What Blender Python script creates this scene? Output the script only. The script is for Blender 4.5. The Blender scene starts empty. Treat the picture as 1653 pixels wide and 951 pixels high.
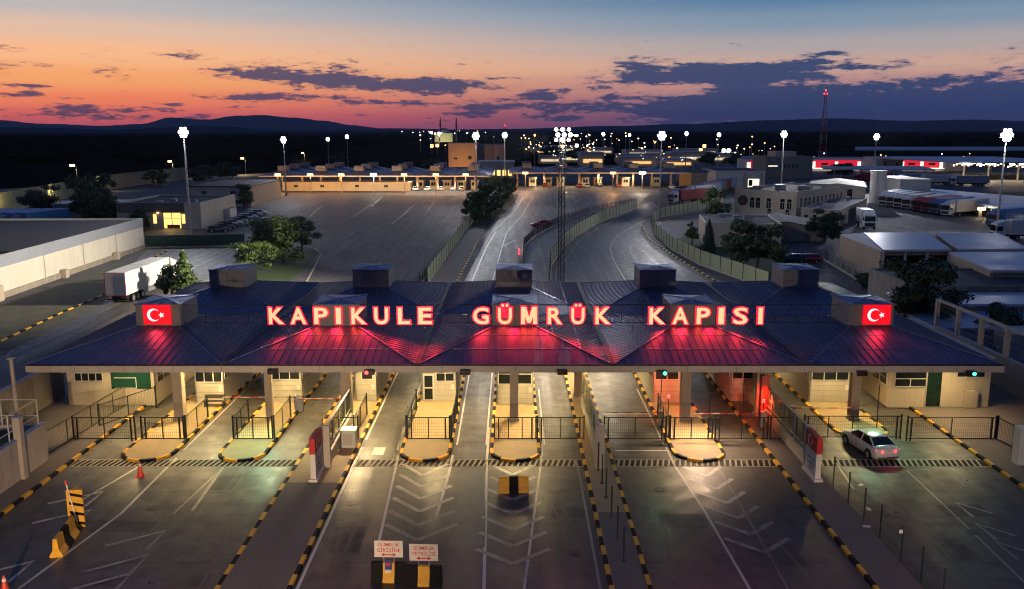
import bpy, math, random
from mathutils import Vector, Matrix
R = math.radians
PI = math.pi
C = bpy.context.scene.collection
S = bpy.context.scene
HAZE = 2.6e-5
TH = R(10.69); CH = 21.2; FP = 1420.0

def at(px, py, Z=0.0):
    """the world point at height Z seen at pixel (px, py) of the 1653 x 951 photograph"""
    u = (px - 826.5) / FP; v = (475.5 - py) / FP
    dy = math.cos(TH) + v * math.sin(TH); dz = -math.sin(TH) + v * math.cos(TH)
    t = (Z - CH) / dz
    return Vector((t * u, t * dy, Z))

def zat(Y, py):
    """height at distance Y seen on photo row py"""
    return CH - Y * math.tan(math.atan((py - 475.5) / FP) + TH)

def xat(px, Y, Z=0.0):
    zc = Y * math.cos(TH) - (Z - CH) * math.sin(TH)
    return (px - 826.5) / FP * zc

# ------------------------------------------------------------------ materials
def s2l(c):
    return tuple((x / 255 / 12.92) if x / 255 <= .04045 else ((x / 255 + .055) / 1.055) ** 2.4 for x in c)

MATS = {}
def node(nt, t, **kw):
    n = nt.nodes.new(t)
    for k, v in kw.items():
        setattr(n, k, v)
    return n

def mth(nt, op, a, b=None, c=None, clamp=False):
    n = nt.nodes.new('ShaderNodeMath'); n.operation = op; n.use_clamp = clamp
    for i, v in enumerate((a, b, c)):
        if v is None: continue
        if isinstance(v, (int, float)): n.inputs[i].default_value = v
        else: nt.links.new(v, n.inputs[i])
    return n.outputs[0]

def mixc(nt, f, a, b, mode='MIX'):
    n = nt.nodes.new('ShaderNodeMix'); n.data_type = 'RGBA'; n.blend_type = mode
    for s, v in ((n.inputs[0], f), (n.inputs[6], a), (n.inputs[7], b)):
        if isinstance(v, (int, float)): s.default_value = v
        elif isinstance(v, tuple): s.default_value = (*v[:3], 1)
        else: nt.links.new(v, s)
    return n.outputs[2]

def noise(nt, vec, scale, detail=4, rough=.6):
    n = nt.nodes.new('ShaderNodeTexNoise'); n.inputs['Scale'].default_value = scale
    n.inputs['Detail'].default_value = detail; n.inputs['Roughness'].default_value = rough
    nt.links.new(vec, n.inputs['Vector'])
    return n.outputs[0]

def rng(nt, v, a, b, c=0., d=1.):
    n = nt.nodes.new('ShaderNodeMapRange'); n.clamp = True
    nt.links.new(v, n.inputs[0])
    for i, x in enumerate((a, b, c, d)): n.inputs[i + 1].default_value = x
    return n.outputs[0]

def scaled(nt, vec, s, loc=(0, 0, 0)):
    n = nt.nodes.new('ShaderNodeMapping'); n.inputs['Scale'].default_value = s; n.inputs['Location'].default_value = loc
    nt.links.new(vec, n.inputs[0]); return n.outputs[0]

def mat(name, col, rough=.6, metal=0., var=.25, scale=1.5, streak=0., bump=0., bscale=30., spec=.5, alt=None):
    """painted / mineral surface: base colour broken by two noises, optional vertical dirt streaks"""
    if name in MATS: return MATS[name]
    m = bpy.data.materials.new(name); m.use_nodes = True; nt = m.node_tree
    b = nt.nodes['Principled BSDF']
    g = node(nt, 'ShaderNodeNewGeometry').outputs['Position']
    n1 = noise(nt, g, scale, 5); n2 = noise(nt, g, scale * 9, 3)
    f = mth(nt, 'ADD', mth(nt, 'MULTIPLY', n1, .7), mth(nt, 'MULTIPLY', n2, .3))
    lo = tuple(x * (1 - var) for x in col); hi = tuple(min(1, x * (1 + var)) for x in col)
    if alt: lo = alt
    c = mixc(nt, rng(nt, f, .32, .68), lo, hi)
    if streak:
        st = noise(nt, scaled(nt, g, (2.2, 2.2, .12)), 1.0, 4)
        c = mixc(nt, mth(nt, 'MULTIPLY', rng(nt, st, .5, .75), streak), c, tuple(x * .35 for x in col))
    nt.links.new(c, b.inputs['Base Color'])
    nt.links.new(rng(nt, n1, .3, .7, max(.05, rough - .1), min(1, rough + .1)), b.inputs['Roughness'])
    b.inputs['Metallic'].default_value = metal
    b.inputs['Specular IOR Level'].default_value = spec
    if bump:
        bn = node(nt, 'ShaderNodeBump'); bn.inputs['Strength'].default_value = bump; bn.inputs['Distance'].default_value = .02
        nt.links.new(noise(nt, g, bscale, 3), bn.inputs['Height']); nt.links.new(bn.outputs[0], b.inputs['Normal'])
    MATS[name] = m
    return m

def emit(name, col, k, base=(.02, .02, .02)):
    if name in MATS: return MATS[name]
    m = bpy.data.materials.new(name); m.use_nodes = True
    b = m.node_tree.nodes['Principled BSDF']
    b.inputs['Base Color'].default_value = (*base, 1)
    b.inputs['Emission Color'].default_value = (*col, 1); b.inputs['Emission Strength'].default_value = k
    b.inputs['Roughness'].default_value = .4
    MATS[name] = m
    return m

def asphalt(name, col, patch, joints=0., rough=.5, streak=.5, spec=.5):
    if name in MATS: return MATS[name]
    m = bpy.data.materials.new(name); m.use_nodes = True; nt = m.node_tree
    b = nt.nodes['Principled BSDF']
    g = node(nt, 'ShaderNodeNewGeometry').outputs['Position']
    big = noise(nt, g, .12, 5); mid = noise(nt, g, .9, 5); fine = noise(nt, g, 14, 3)
    tr = noise(nt, scaled(nt, g, (1.1, .035, 1)), 1.0, 4, .65)
    c = mixc(nt, rng(nt, big, .35, .65), col, patch)
    c = mixc(nt, rng(nt, mid, .4, .75, 0, .45), c, tuple(x * .45 for x in col))
    c = mixc(nt, mth(nt, 'MULTIPLY', rng(nt, tr, .48, .72), streak), c, tuple(x * .3 for x in col))
    c = mixc(nt, rng(nt, fine, .3, .7, 0, .3), c, tuple(min(1, x * 1.6) for x in col))
    # oil spots
    oil = noise(nt, g, .45, 2, .4)
    c = mixc(nt, rng(nt, oil, .66, .74, 0, .55), c, (.012, .011, .01))
    if joints:
        sx = node(nt, 'ShaderNodeSeparateXYZ'); nt.links.new(g, sx.inputs[0])
        wob = mth(nt, 'MULTIPLY', noise(nt, g, 1.2, 2), .08)
        fy = mth(nt, 'FRACT', mth(nt, 'ADD', mth(nt, 'DIVIDE', mth(nt, 'ADD', sx.outputs[1], wob), joints), 100.58))
        line = mth(nt, 'LESS_THAN', fy, .014)
        c = mixc(nt, mth(nt, 'MULTIPLY', line, .8), c, (.008, .008, .008))
        # slab to slab tone
        cell = node(nt, 'ShaderNodeTexWhiteNoise'); cell.noise_dimensions = '2D'
        fl = node(nt, 'ShaderNodeVectorMath'); fl.operation = 'FLOOR'
        nt.links.new(scaled(nt, g, (1 / 4.1, 1 / joints, 0), (.3, 100.58, 0)), fl.inputs[0]); nt.links.new(fl.outputs[0], cell.inputs['Vector'])
        c = mixc(nt, rng(nt, cell.outputs[0], 0, 1, 0, .22), c, tuple(x * .5 for x in col))
    nt.links.new(c, b.inputs['Base Color'])
    rr = mth(nt, 'ADD', rng(nt, mid, .3, .7, rough - .13, rough + .13), mth(nt, 'ADD', rng(nt, fine, .3, .7, -.06, .06), rng(nt, tr, .42, .66, .12, -.1)))
    # hairline cracks
    vo = node(nt, 'ShaderNodeTexVoronoi'); vo.feature = 'DISTANCE_TO_EDGE'; vo.inputs['Scale'].default_value = .16
    vd = node(nt, 'ShaderNodeVectorMath'); vd.operation = 'ADD'; wv_ = node(nt, 'ShaderNodeTexNoise'); wv_.inputs['Scale'].default_value = 1.3; wv_.inputs['Detail'].default_value = 4
    nt.links.new(g, wv_.inputs['Vector']); nt.links.new(g, vd.inputs[0]); nt.links.new(wv_.outputs['Color'], vd.inputs[1]); nt.links.new(vd.outputs[0], vo.inputs['Vector'])
    crack = mth(nt, 'MULTIPLY', mth(nt, 'LESS_THAN', vo.outputs['Distance'], .006), rng(nt, big, .45, .55))
    c = mixc(nt, mth(nt, 'MULTIPLY', crack, .75), c, (.01, .01, .01))
    nt.links.new(rr, b.inputs['Roughness']); b.inputs['Specular IOR Level'].default_value = spec
    bn = node(nt, 'ShaderNodeBump'); bn.inputs['Strength'].default_value = .25; bn.inputs['Distance'].default_value = .01
    nt.links.new(noise(nt, g, 60, 2), bn.inputs['Height']); nt.links.new(bn.outputs[0], b.inputs['Normal'])
    MATS[name] = m
    return m

def paint(name, col, under, worn=.5):
    """road paint worn through to the surface below"""
    if name in MATS: return MATS[name]
    m = bpy.data.materials.new(name); m.use_nodes = True; nt = m.node_tree
    b = nt.nodes['Principled BSDF']
    g = node(nt, 'ShaderNodeNewGeometry').outputs['Position']
    n = mth(nt, 'ADD', mth(nt, 'MULTIPLY', noise(nt, g, 5, 5, .7), .55), mth(nt, 'MULTIPLY', noise(nt, scaled(nt, g, (1.0, .1, 1)), 1.1, 3), .45))
    c = mixc(nt, rng(nt, n, worn - .12, worn + .1), col, under)
    nt.links.new(c, b.inputs['Base Color']); b.inputs['Roughness'].default_value = .48
    MATS[name] = m
    return m

def glass_mat(name, tint=(.8, .9, .85), see=.7):
    if name in MATS: return MATS[name]
    m = bpy.data.materials.new(name); m.use_nodes = True; nt = m.node_tree
    out = nt.nodes['Material Output']; nt.nodes.remove(nt.nodes['Principled BSDF'])
    t = node(nt, 'ShaderNodeBsdfTransparent'); t.inputs[0].default_value = (*tint, 1)
    p = node(nt, 'ShaderNodeBsdfPrincipled'); p.inputs['Base Color'].default_value = (*[x * .5 for x in tint], 1); p.inputs['Roughness'].default_value = .12
    mx = node(nt, 'ShaderNodeMixShader'); mx.inputs[0].default_value = 1 - see
    nt.links.new(t.outputs[0], mx.inputs[1]); nt.links.new(p.outputs[0], mx.inputs[2]); nt.links.new(mx.outputs[0], out.inputs[0])
    MATS[name] = m
    return m

def leaf_mat(name, a, b_):
    if name in MATS: return MATS[name]
    m = bpy.data.materials.new(name); m.use_nodes = True; nt = m.node_tree
    b = nt.nodes['Principled BSDF']
    g = node(nt, 'ShaderNodeNewGeometry')
    c = mixc(nt, rng(nt, noise(nt, g.outputs['Position'], .8, 3), .35, .65), a, b_)
    c = mixc(nt, mth(nt, 'MULTIPLY', g.outputs['Random Per Island'], .5), c, tuple(x * .55 for x in a))
    nt.links.new(c, b.inputs['Base Color']); b.inputs['Roughness'].default_value = .6
    MATS[name] = m
    return m

# ------------------------------------------------------------------ mesh helper
class MB:
    def __init__(s): s.v = []; s.f = []; s.m = []
    def face(s, pts, mi=0):
        i = len(s.v); s.v += [tuple(p) for p in pts]; s.f.append(tuple(range(i, i + len(pts)))); s.m.append(mi)
    def box(s, x0, x1, y0, y1, z0, z1, mi=0, rot=0., about=(0, 0)):
        i = len(s.v)
        P = [(x0, y0, z0), (x1, y0, z0), (x1, y1, z0), (x0, y1, z0), (x0, y0, z1), (x1, y0, z1), (x1, y1, z1), (x0, y1, z1)]
        if rot:
            c, n = math.cos(rot), math.sin(rot); ax, ay = about
            P = [(ax + (x - ax) * c - (y - ay) * n, ay + (x - ax) * n + (y - ay) * c, z) for x, y, z in P]
        s.v += P
        for q in ((0, 3, 2, 1), (4, 5, 6, 7), (0, 1, 5, 4), (1, 2, 6, 5), (2, 3, 7, 6), (3, 0, 4, 7)):
            s.f.append(tuple(i + k for k in q)); s.m.append(mi)
    def tube(s, p, q, r, n=8, mi=0, r2=None, caps=True):
        p = Vector(p); q = Vector(q); d = (q - p)
        if d.length < 1e-6: return
        d.normalize(); a = d.orthogonal().normalized(); b = d.cross(a); r2 = r if r2 is None else r2
        i = len(s.v)
        for k in range(n):
            t = 2 * PI * k / n + PI / n; e = a * math.cos(t) + b * math.sin(t)
            s.v.append(tuple(p + e * r)); s.v.append(tuple(q + e * r2))
        for k in range(n):
            j = (k + 1) % n
            s.f.append((i + 2 * k, i + 2 * j, i + 2 * j + 1, i + 2 * k + 1)); s.m.append(mi)
        if caps:
            s.f.append(tuple(i + 2 * k for k in reversed(range(n)))); s.m.append(mi)
            s.f.append(tuple(i + 2 * k + 1 for k in range(n))); s.m.append(mi)
    def beam(s, p, q, w, h, mi=0):
        """rectangular bar from p to q, w across, h upwards"""
        p = Vector(p); q = Vector(q); d = (q - p).normalized()
        up = Vector((0, 0, 1)) if abs(d.z) < .95 else Vector((0, 1, 0))
        a = d.cross(up).normalized() * w / 2; b = a.cross(d).normalized() * h / 2
        i = len(s.v)
        for c in (p, q):
            for e in (-a - b, a - b, a + b, -a + b): s.v.append(tuple(c + e))
        for k in ((0, 1, 2, 3), (7, 6, 5, 4), (0, 4, 5, 1), (1, 5, 6, 2), (2, 6, 7, 3), (3, 7, 4, 0)):
            s.f.append(tuple(i + x for x in k)); s.m.append(mi)
    def prism(s, poly, z0, z1, mi=0, mt=None):
        n = len(poly); i = len(s.v); mt = mi if mt is None else mt
        a = sum(poly[k][0] * poly[(k + 1) % n][1] - poly[(k + 1) % n][0] * poly[k][1] for k in range(n))
        if a < 0: poly = poly[::-1]
        s.v += [(x, y, z0) for x, y in poly] + [(x, y, z1) for x, y in poly]
        s.f.append(tuple(i + k for k in reversed(range(n)))); s.m.append(mi)
        s.f.append(tuple(i + n + k for k in range(n))); s.m.append(mt)
        for k in range(n):
            j = (k + 1) % n; s.f.append((i + k, i + j, i + n + j, i + n + k)); s.m.append(mi)
    def loft(s, rings, mi=0, close=True, caps=True):
        n = len(rings[0]); i = len(s.v)
        for r in rings: s.v += [tuple(p) for p in r]
        for a in range(len(rings) - 1):
            for k in range(n if close else n - 1):
                j = (k + 1) % n
                s.f.append((i + a * n + k, i + a * n + j, i + (a + 1) * n + j, i + (a + 1) * n + k)); s.m.append(mi)
        if caps:
            s.f.append(tuple(i + k for k in reversed(range(n)))); s.m.append(mi)
            e = i + (len(rings) - 1) * n; s.f.append(tuple(e + k for k in range(n))); s.m.append(mi)
    def strip(s, pts, w, z, mi=0):
        """flat band of width w along a ground polyline"""
        L = []; Rr = []
        for k, p in enumerate(pts):
            a = Vector(pts[max(0, k - 1)][:2]); b = Vector(pts[min(len(pts) - 1, k + 1)][:2]); d = (b - a).normalized()
            nn = Vector((-d.y, d.x)) * w / 2; p = Vector(p[:2])
            L.append((*(p + nn), z)); Rr.append((*(p - nn), z))
        for k in range(len(pts) - 1): s.face([Rr[k], Rr[k + 1], L[k + 1], L[k]], mi)
    def build(s, name, mats, parent=None, loc=None, rotz=0., smooth=False, bevel=0., flip=False):
        me = bpy.data.meshes.new(name); me.from_pydata(s.v, [], s.f)
        if not isinstance(mats, (list, tuple)): mats = [mats]
        for m in mats: me.materials.append(m)
        if len(mats) > 1: me.polygons.foreach_set('material_index', s.m)
        if smooth: me.polygons.foreach_set('use_smooth', [True] * len(s.f))
        me.update()
        o = bpy.data.objects.new(name, me); C.objects.link(o)
        if parent: o.parent = parent
        if loc is not None: o.location = loc
        if rotz: o.rotation_euler = (0, 0, rotz)
        if bevel:
            b = o.modifiers.new('edge', 'BEVEL'); b.width = bevel; b.segments = 2; b.limit_method = 'ANGLE'
        return o

def tag(o, label, cat, group=None):
    o['label'] = label; o['category'] = cat
    if group: o['group'] = group
    return o
def struct(o): o['kind'] = 'structure'; return o
def stuff(o, label=None, cat=None):
    o['kind'] = 'stuff'
    if label: o['label'] = label; o['category'] = cat
    return o
def thing(name, label, cat, loc=(0, 0, 0), rotz=0., group=None):
    o = bpy.data.objects.new(name, None); C.objects.link(o); o.empty_display_size = .3
    o.location = loc; o.rotation_euler = (0, 0, rotz)
    return tag(o, label, cat, group)
def dup(root, loc, rotz=None, label=None, group=None, scale=None):
    def cp(o, par):
        c = o.copy(); C.objects.link(c); c.parent = par
        for ch in o.children: cp(ch, c)
        return c
    r = cp(root, None); r.location = loc
    if rotz is not None: r.rotation_euler = (0, 0, rotz)
    if label: r['label'] = label
    if group: r['group'] = group
    if scale: r.scale = scale
    return r
def text_mesh(body, size, extrude=0., offset=0., align='CENTER', spacing=1.):
    cu = bpy.data.curves.new('lettering', 'FONT'); cu.body = body; cu.size = size; cu.extrude = extrude; cu.offset = offset
    cu.align_x = align; cu.resolution_u = 3; cu.space_character = spacing
    o = bpy.data.objects.new('lettering', cu); C.objects.link(o)
    me = bpy.data.meshes.new_from_object(o.evaluated_get(bpy.context.evaluated_depsgraph_get()))
    C.objects.unlink(o); bpy.data.objects.remove(o)
    return me
def add_text(mb, body, size, M4, mi, offset=0.):
    """flat lettering merged into a mesh, its plane placed by matrix M4"""
    me = text_mesh(body, size, 0, offset)
    i = len(mb.v); mb.v += [tuple(M4 @ v.co) for v in me.vertices]
    for p in me.polygons: mb.f.append(tuple(i + k for k in p.vertices)); mb.m.append(mi)
def spot(loc, aim, watt, col, size=.25, cone=150, blend=.6, parent=None, name='lamp_light'):
    l = bpy.data.lights.new(name, 'SPOT'); l.energy = watt; l.color = col; l.shadow_soft_size = size
    l.spot_size = R(cone); l.spot_blend = blend
    o = bpy.data.objects.new(name, l); C.objects.link(o); o.location = loc
    o.rotation_euler = (Vector(aim) - Vector(loc)).to_track_quat('-Z', 'Y').to_euler()
    if parent:
        o.parent = parent
    return o

# ------------------------------------------------------------------ palette
WARM = (1., .62, .26); SODIUM = (1., .48, .16); COOL = (.97, .97, 1.); GREENISH = (.75, 1., .72)
m_conc = asphalt('worn_concrete', (.07, .061, .052), (.098, .084, .069), joints=4.3, rough=.46, streak=.8, spec=.5)
m_yard = asphalt('yard_asphalt', (.075, .071, .073), (.1, .094, .094), rough=.72, streak=.3, spec=.3)
m_road = asphalt('road_asphalt', (.085, .078, .070), (.108, .098, .088), rough=.5, streak=.5)
m_isle = mat('island_paving', (.33, .235, .12), .7, var=.22, scale=.9, bump=.2)
m_walk = mat('footway_paving', (.15, .12, .10), .8, var=.2, scale=.7, bump=.2)
m_dirt = mat('bare_earth', (.10, .085, .06), .95, var=.35, scale=.5, bump=.4, alt=(.045, .05, .025))
m_white = paint('road_paint', (.55, .5, .42), (.095, .08, .066), .58)
m_whitebold = paint('fresh_road_paint', (.6, .56, .48), (.12, .10, .085), .66)
m_faint = paint('faded_road_paint', (.34, .31, .26), (.095, .08, .066), .54)
m_kyel = mat('kerb_yellow', (.74, .37, .015), .6, var=.2, scale=3)
m_kblk = mat('kerb_black', (.007, .0068, .0066), .7, var=.4, scale=3, spec=.15)
m_beige = mat('beige_cladding', (.52, .43, .30), .6, var=.08, scale=.7, streak=.2)
m_cream = mat('cream_wall', (.50, .44, .33), .7, var=.1, scale=.6, streak=.18)
m_fascia = mat('fascia_panel', (.46, .38, .30), .5, var=.1, scale=.5, streak=.2)
m_concw = mat('grey_concrete_wall', (.30, .26, .21), .85, var=.2, scale=.8, streak=.6, bump=.3)
m_pinkw = mat('pale_concrete_panel', (.42, .35, .29), .85, var=.14, scale=.8, streak=.45, bump=.25)
m_col = mat('column_paint', (.42, .33, .24), .6, var=.12, scale=1.2, streak=.3)
m_roof = mat('blue_grey_roof_sheet', (.135, .14, .205), .44, metal=.6, var=.45, scale=.6, spec=.5)
m_rib = mat('roof_seam', (.19, .20, .28), .4, metal=.7, var=.2, scale=.5)
m_gut = mat('gutter_black', (.01, .01, .012), .6)
m_vent = mat('vent_cladding', (.15, .145, .15), .55, var=.12, scale=1.2, streak=.25)
m_ventcap = mat('vent_cap_sheet', (.09, .15, .30), .5, metal=.4, var=.2)
m_blkmetal = mat('black_metal', (.012, .012, .013), .45, metal=.3)
m_dkgreen = mat('dark_green_metal', (.012, .022, .016), .5)
m_galv = mat('galvanised_steel', (.32, .33, .33), .45, metal=.7, var=.15)
m_dksteel = mat('dark_steel', (.05, .05, .055), .5, metal=.5)
m_pane = mat('dark_window_glass', (.012, .016, .018), .08, var=.1)
m_panegreen = mat('green_window_film', (.012, .055, .034), .12, var=.15)
m_frame = mat('white_window_frame', (.6, .56, .48), .5, var=.05)
m_dkroof = mat('dark_flat_roof', (.035, .036, .042), .8, var=.25, scale=.3)
m_blueroof = mat('pale_blue_roof_sheet', (.27, .36, .50), .42, metal=.35, var=.12, scale=.15, streak=0)
m_whitewall = mat('white_wall', (.62, .58, .50), .7, var=.08, scale=.4, streak=.2)
m_band = mat('blue_grey_band', (.28, .30, .36), .6, var=.08, scale=.5)
m_tan = mat('tan_wall', (.38, .28, .19), .75, var=.12, scale=.5, streak=.3)
m_red = mat('signal_red', (.55, .02, .02), .5, var=.1)
m_redflag = mat('flag_red', (.50, .012, .02), .5, var=.06)
m_signw = mat('sign_white', (.68, .60, .52), .55, var=.06)
m_ink = mat('sign_ink', (.03, .03, .035), .6)
m_yel = mat('barrier_yellow', (.70, .34, .02), .5, var=.18, scale=3)
m_tyre = mat('tyre_rubber', (.012, .012, .012), .8)
m_rim = mat('alloy_rim', (.4, .4, .4), .35, metal=.8)
m_bark = mat('tree_bark', (.06, .045, .03), .9, var=.3, scale=6)
m_fencegreen = mat('pale_fence_mesh', (.34, .36, .20), .6, var=.15, scale=1.2)
m_grass = mat('grass_blades', (.03, .055, .012), .9, var=.4, scale=2, bump=.5)
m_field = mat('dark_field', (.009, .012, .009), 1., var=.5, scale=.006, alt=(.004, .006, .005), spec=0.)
m_hill = mat('hazy_forest_hill', (.03, .05, .07), 1., var=.3, scale=.002, spec=0.)  # some of the blue of distant haze is put into this colour
g_fence = glass_mat('fence_glass', (.75, .77, .66), .78)
L_leaf = leaf_mat('leaf_green', (.05, .09, .016), (.08, .125, .026))
L_dark = leaf_mat('leaf_dark_green', (.03, .055, .016), (.05, .085, .024))
L_con = leaf_mat('conifer_green', (.012, .03, .012), (.02, .042, .016))
E_flood = emit('flood_lamp_glow', (1., .95, .84), 20)
E_floodfar = emit('far_flood_glow', (1., .95, .84), 14)
E_sod = emit('sodium_glow', (1., .60, .24), 3.2)
E_orange = emit('orange_lamp_glow', (1., .38, .08), 9)
E_win = emit('lit_window_warm', (1., .62, .18), 1.7)
E_winw = emit('lit_window_white', (1., .85, .6), 1.6)
E_gr = emit('green_signal_glow', (.05, 1., .45), 5)
E_rd = emit('red_signal_glow', (1., .03, .03), 9)
E_tail = emit('tail_lamp_glow', (1., .03, .04), 6)
E_lcore = emit('letter_core_glow', (1., .062, .031), 11)
E_lhalo = emit('letter_halo_glow', (1., .0, .035), 1.6)
E_flag = emit('flag_screen_red', (1., .0, .012), 1.0)
E_flagw = emit('flag_screen_white', (1., .93, .93), 1.3)
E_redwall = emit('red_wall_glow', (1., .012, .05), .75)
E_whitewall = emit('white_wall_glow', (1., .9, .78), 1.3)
E_canopy = emit('canopy_lamp_glow', (1., .72, .36), 12)
E_cool = emit('cool_lamp_glow', (.8, 1., .8), 10)

# ------------------------------------------------------------------ camera, sky, render
cam = bpy.data.cameras.new('camera'); co = bpy.data.objects.new('camera', cam); C.objects.link(co)
cam.sensor_width = 36; cam.lens = FP / 1653 * 36; cam.clip_start = .5; cam.clip_end = 60000
co.location = (0, 0, CH); co.rotation_euler = (PI / 2 - TH, 0, 0)
S.camera = co
S.view_settings.view_transform = 'Standard'; S.view_settings.look = 'None'; S.view_settings.gamma = 1
S.view_settings.exposure = 0; S.view_settings.use_curve_mapping = False
cy = S.cycles
cy.max_bounces = 5; cy.diffuse_bounces = 2; cy.glossy_bounces = 3; cy.transparent_max_bounces = 10; cy.transmission_bounces = 2; cy.volume_bounces = 0
cy.caustics_reflective = False; cy.caustics_refractive = False; cy.sample_clamp_indirect = 2.5; cy.sample_clamp_direct = 0
cy.use_denoising = True; cy.filter_width = 1.1

def make_sky():
    w = bpy.data.worlds.new('World'); S.world = w; w.use_nodes = True; nt = w.node_tree
    bg = nt.nodes['Background']; out = nt.nodes['World Output']
    d = node(nt, 'ShaderNodeTexCoord').outputs['Generated']
    sx = node(nt, 'ShaderNodeSeparateXYZ'); nt.links.new(d, sx.inputs[0])
    X, Y, Z = sx.outputs
    el = mth(nt, 'ARCSINE', Z); az = mth(nt, 'ARCTAN2', X, Y)
    def ramp(stops):
        n = node(nt, 'ShaderNodeValToRGB'); n.color_ramp.interpolation = 'EASE'
        cr = n.color_ramp
        while len(cr.elements) > 1: cr.elements.remove(cr.elements[0])
        for k, (p, c) in enumerate(stops):
            e = cr.elements[0] if k == 0 else cr.elements.new(p / .5)
            e.position = p / .5; e.color = (*s2l(c), 1)
        nt.links.new(rng(nt, el, 0, .5), n.inputs[0]); return n.outputs[0]
    left = ramp([(0, (206, 88, 108)), (.012, (246, 108, 100)), (.028, (255, 136, 96)), (.05, (255, 170, 108)), (.075, (255, 190, 142)), (.098, (230, 192, 168)), (.12, (190, 184, 184)), (.145, (156, 168, 184)), (.22, (88, 120, 168)), (.5, (46, 72, 124))])
    right = ramp([(0, (78, 74, 112)), (.02, (110, 92, 122)), (.045, (186, 138, 138)), (.065, (208, 168, 152)), (.085, (176, 166, 168)), (.11, (128, 150, 172)), (.135, (84, 124, 162)), (.15, (66, 108, 152)), (.22, (52, 88, 142)), (.5, (34, 58, 110))])
    f = rng(nt, az, -.46, .32)
    sm = mth(nt, 'MULTIPLY', mth(nt, 'MULTIPLY', f, f), mth(nt, 'SUBTRACT', 3., mth(nt, 'MULTIPLY', f, 2.)))
    col = mixc(nt, sm, left, right)
    # clouds: stretched noise gathered into banks by direction
    cv = node(nt, 'ShaderNodeCombineXYZ'); nt.links.new(az, cv.inputs[0]); nt.links.new(mth(nt, 'MULTIPLY', el, 4.2), cv.inputs[1])
    wv = scaled(nt, cv.outputs[0], (1, 1, 1), (3.1, 1.7, .4))
    n1 = noise(nt, wv, 16, 9, .64); n2 = noise(nt, wv, 60, 5, .65)
    nz = mth(nt, 'ADD', mth(nt, 'MULTIPLY', n1, .66), mth(nt, 'MULTIPLY', n2, .34))
    total = None
    banks = [(570, 133, 200, 15, .66, .06), (690, 138, 100, 17, .6, 0), (450, 157, 110, 7, .6, -.01), (650, 166, 130, 6, .42, .02), (800, 172, 120, 7, .4, 0), (170, 174, 120, 9, .5, 0), (270, 168, 60, 4, .4, 0), (50, 154, 80, 5, .5, .02), (60, 138, 60, 3, .45, .04),
             (210, 188, 240, 9, .34, 0), (900, 188, 220, 12, .4, 0), (1170, 122, 180, 18, .95, .0), (1040, 112, 60, 9, .5, 0), (1010, 158, 100, 9, .5, 0), (1330, 112, 90, 8, .5, 0), (1360, 174, 420, 34, 1.0, 0), (1600, 152, 160, 22, .8, 0), (1320, 90, 40, 6, .42, 0), (360, 102, 60, 8, .33, .12), (285, 78, 40, 7, .3, .3), (830, 128, 70, 3, .42, 0), (1500, 130, 50, 4, .4, 0)]
    for (px, py, hw, hh, amp, tilt) in banks:
        a0 = math.atan((px - 826.5) / FP); e0 = (205 - py) / FP * math.cos(a0)
        da = mth(nt, 'SUBTRACT', az, a0); de = mth(nt, 'ADD', mth(nt, 'SUBTRACT', el, e0), mth(nt, 'MULTIPLY', da, tilt))
        q = mth(nt, 'ADD', mth(nt, 'POWER', mth(nt, 'DIVIDE', mth(nt, 'ABSOLUTE', da), hw / FP), 2.), mth(nt, 'POWER', mth(nt, 'DIVIDE', mth(nt, 'ABSOLUTE', de), hh / FP), 2.))
        gsn = mth(nt, 'MULTIPLY', mth(nt, 'EXPONENT', mth(nt, 'MULTIPLY', q, -1.)), amp)
        total = gsn if total is None else mth(nt, 'MAXIMUM', total, gsn)
    hi = rng(nt, el, .075, .1, 0, -.3)
    base_ = mth(nt, 'ADD', mth(nt, 'MULTIPLY', mth(nt, 'SUBTRACT', nz, .5), 2.9), mth(nt, 'ADD', total, hi))
    dens = rng(nt, base_, .25, .44)
    thin = rng(nt, base_, .08, .42, 0, .35)
    cl = mixc(nt, sm, s2l((84, 74, 106)), s2l((38, 66, 112)))
    rim = mixc(nt, sm, s2l((214, 120, 100)), s2l((104, 104, 138)))
    low = rng(nt, el, .0, .05)
    cl = mixc(nt, low, mixc(nt, sm, s2l((104, 68, 96)), s2l((36, 56, 100))), cl)
    col = mixc(nt, thin, col, rim)
    col = mixc(nt, mth(nt, 'MULTIPLY', dens, .96), col, cl)
    # the sky behind and below the frame
    back = rng(nt, Y, -.2, .3)
    col = mixc(nt, back, s2l((56, 74, 118)), col)
    nt.links.new(col, bg.inputs[0]); bg.inputs[1].default_value = 1.0
    ns = node(nt, 'ShaderNodeTexSky'); ns.sky_type = 'NISHITA'; ns.sun_disc = False
    ns.sun_elevation = R(-3); ns.sun_rotation = R(-24)
    b2 = node(nt, 'ShaderNodeBackground'); nt.links.new(ns.outputs[0], b2.inputs[0]); b2.inputs[1].default_value = .06
    ad = node(nt, 'ShaderNodeAddShader'); nt.links.new(bg.outputs[0], ad.inputs[0]); nt.links.new(b2.outputs[0], ad.inputs[1])
    nt.links.new(ad.outputs[0], out.inputs[0])
make_sky()
# ------------------------------------------------------------------ ground and roads
def sheet(name, pts, z, m):
    b = MB(); b.face([(p[0], p[1], z) for p in pts]); return struct(b.build(name, m))
def P2(lst): return [tuple(at(*p)[:2]) for p in lst]

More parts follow.
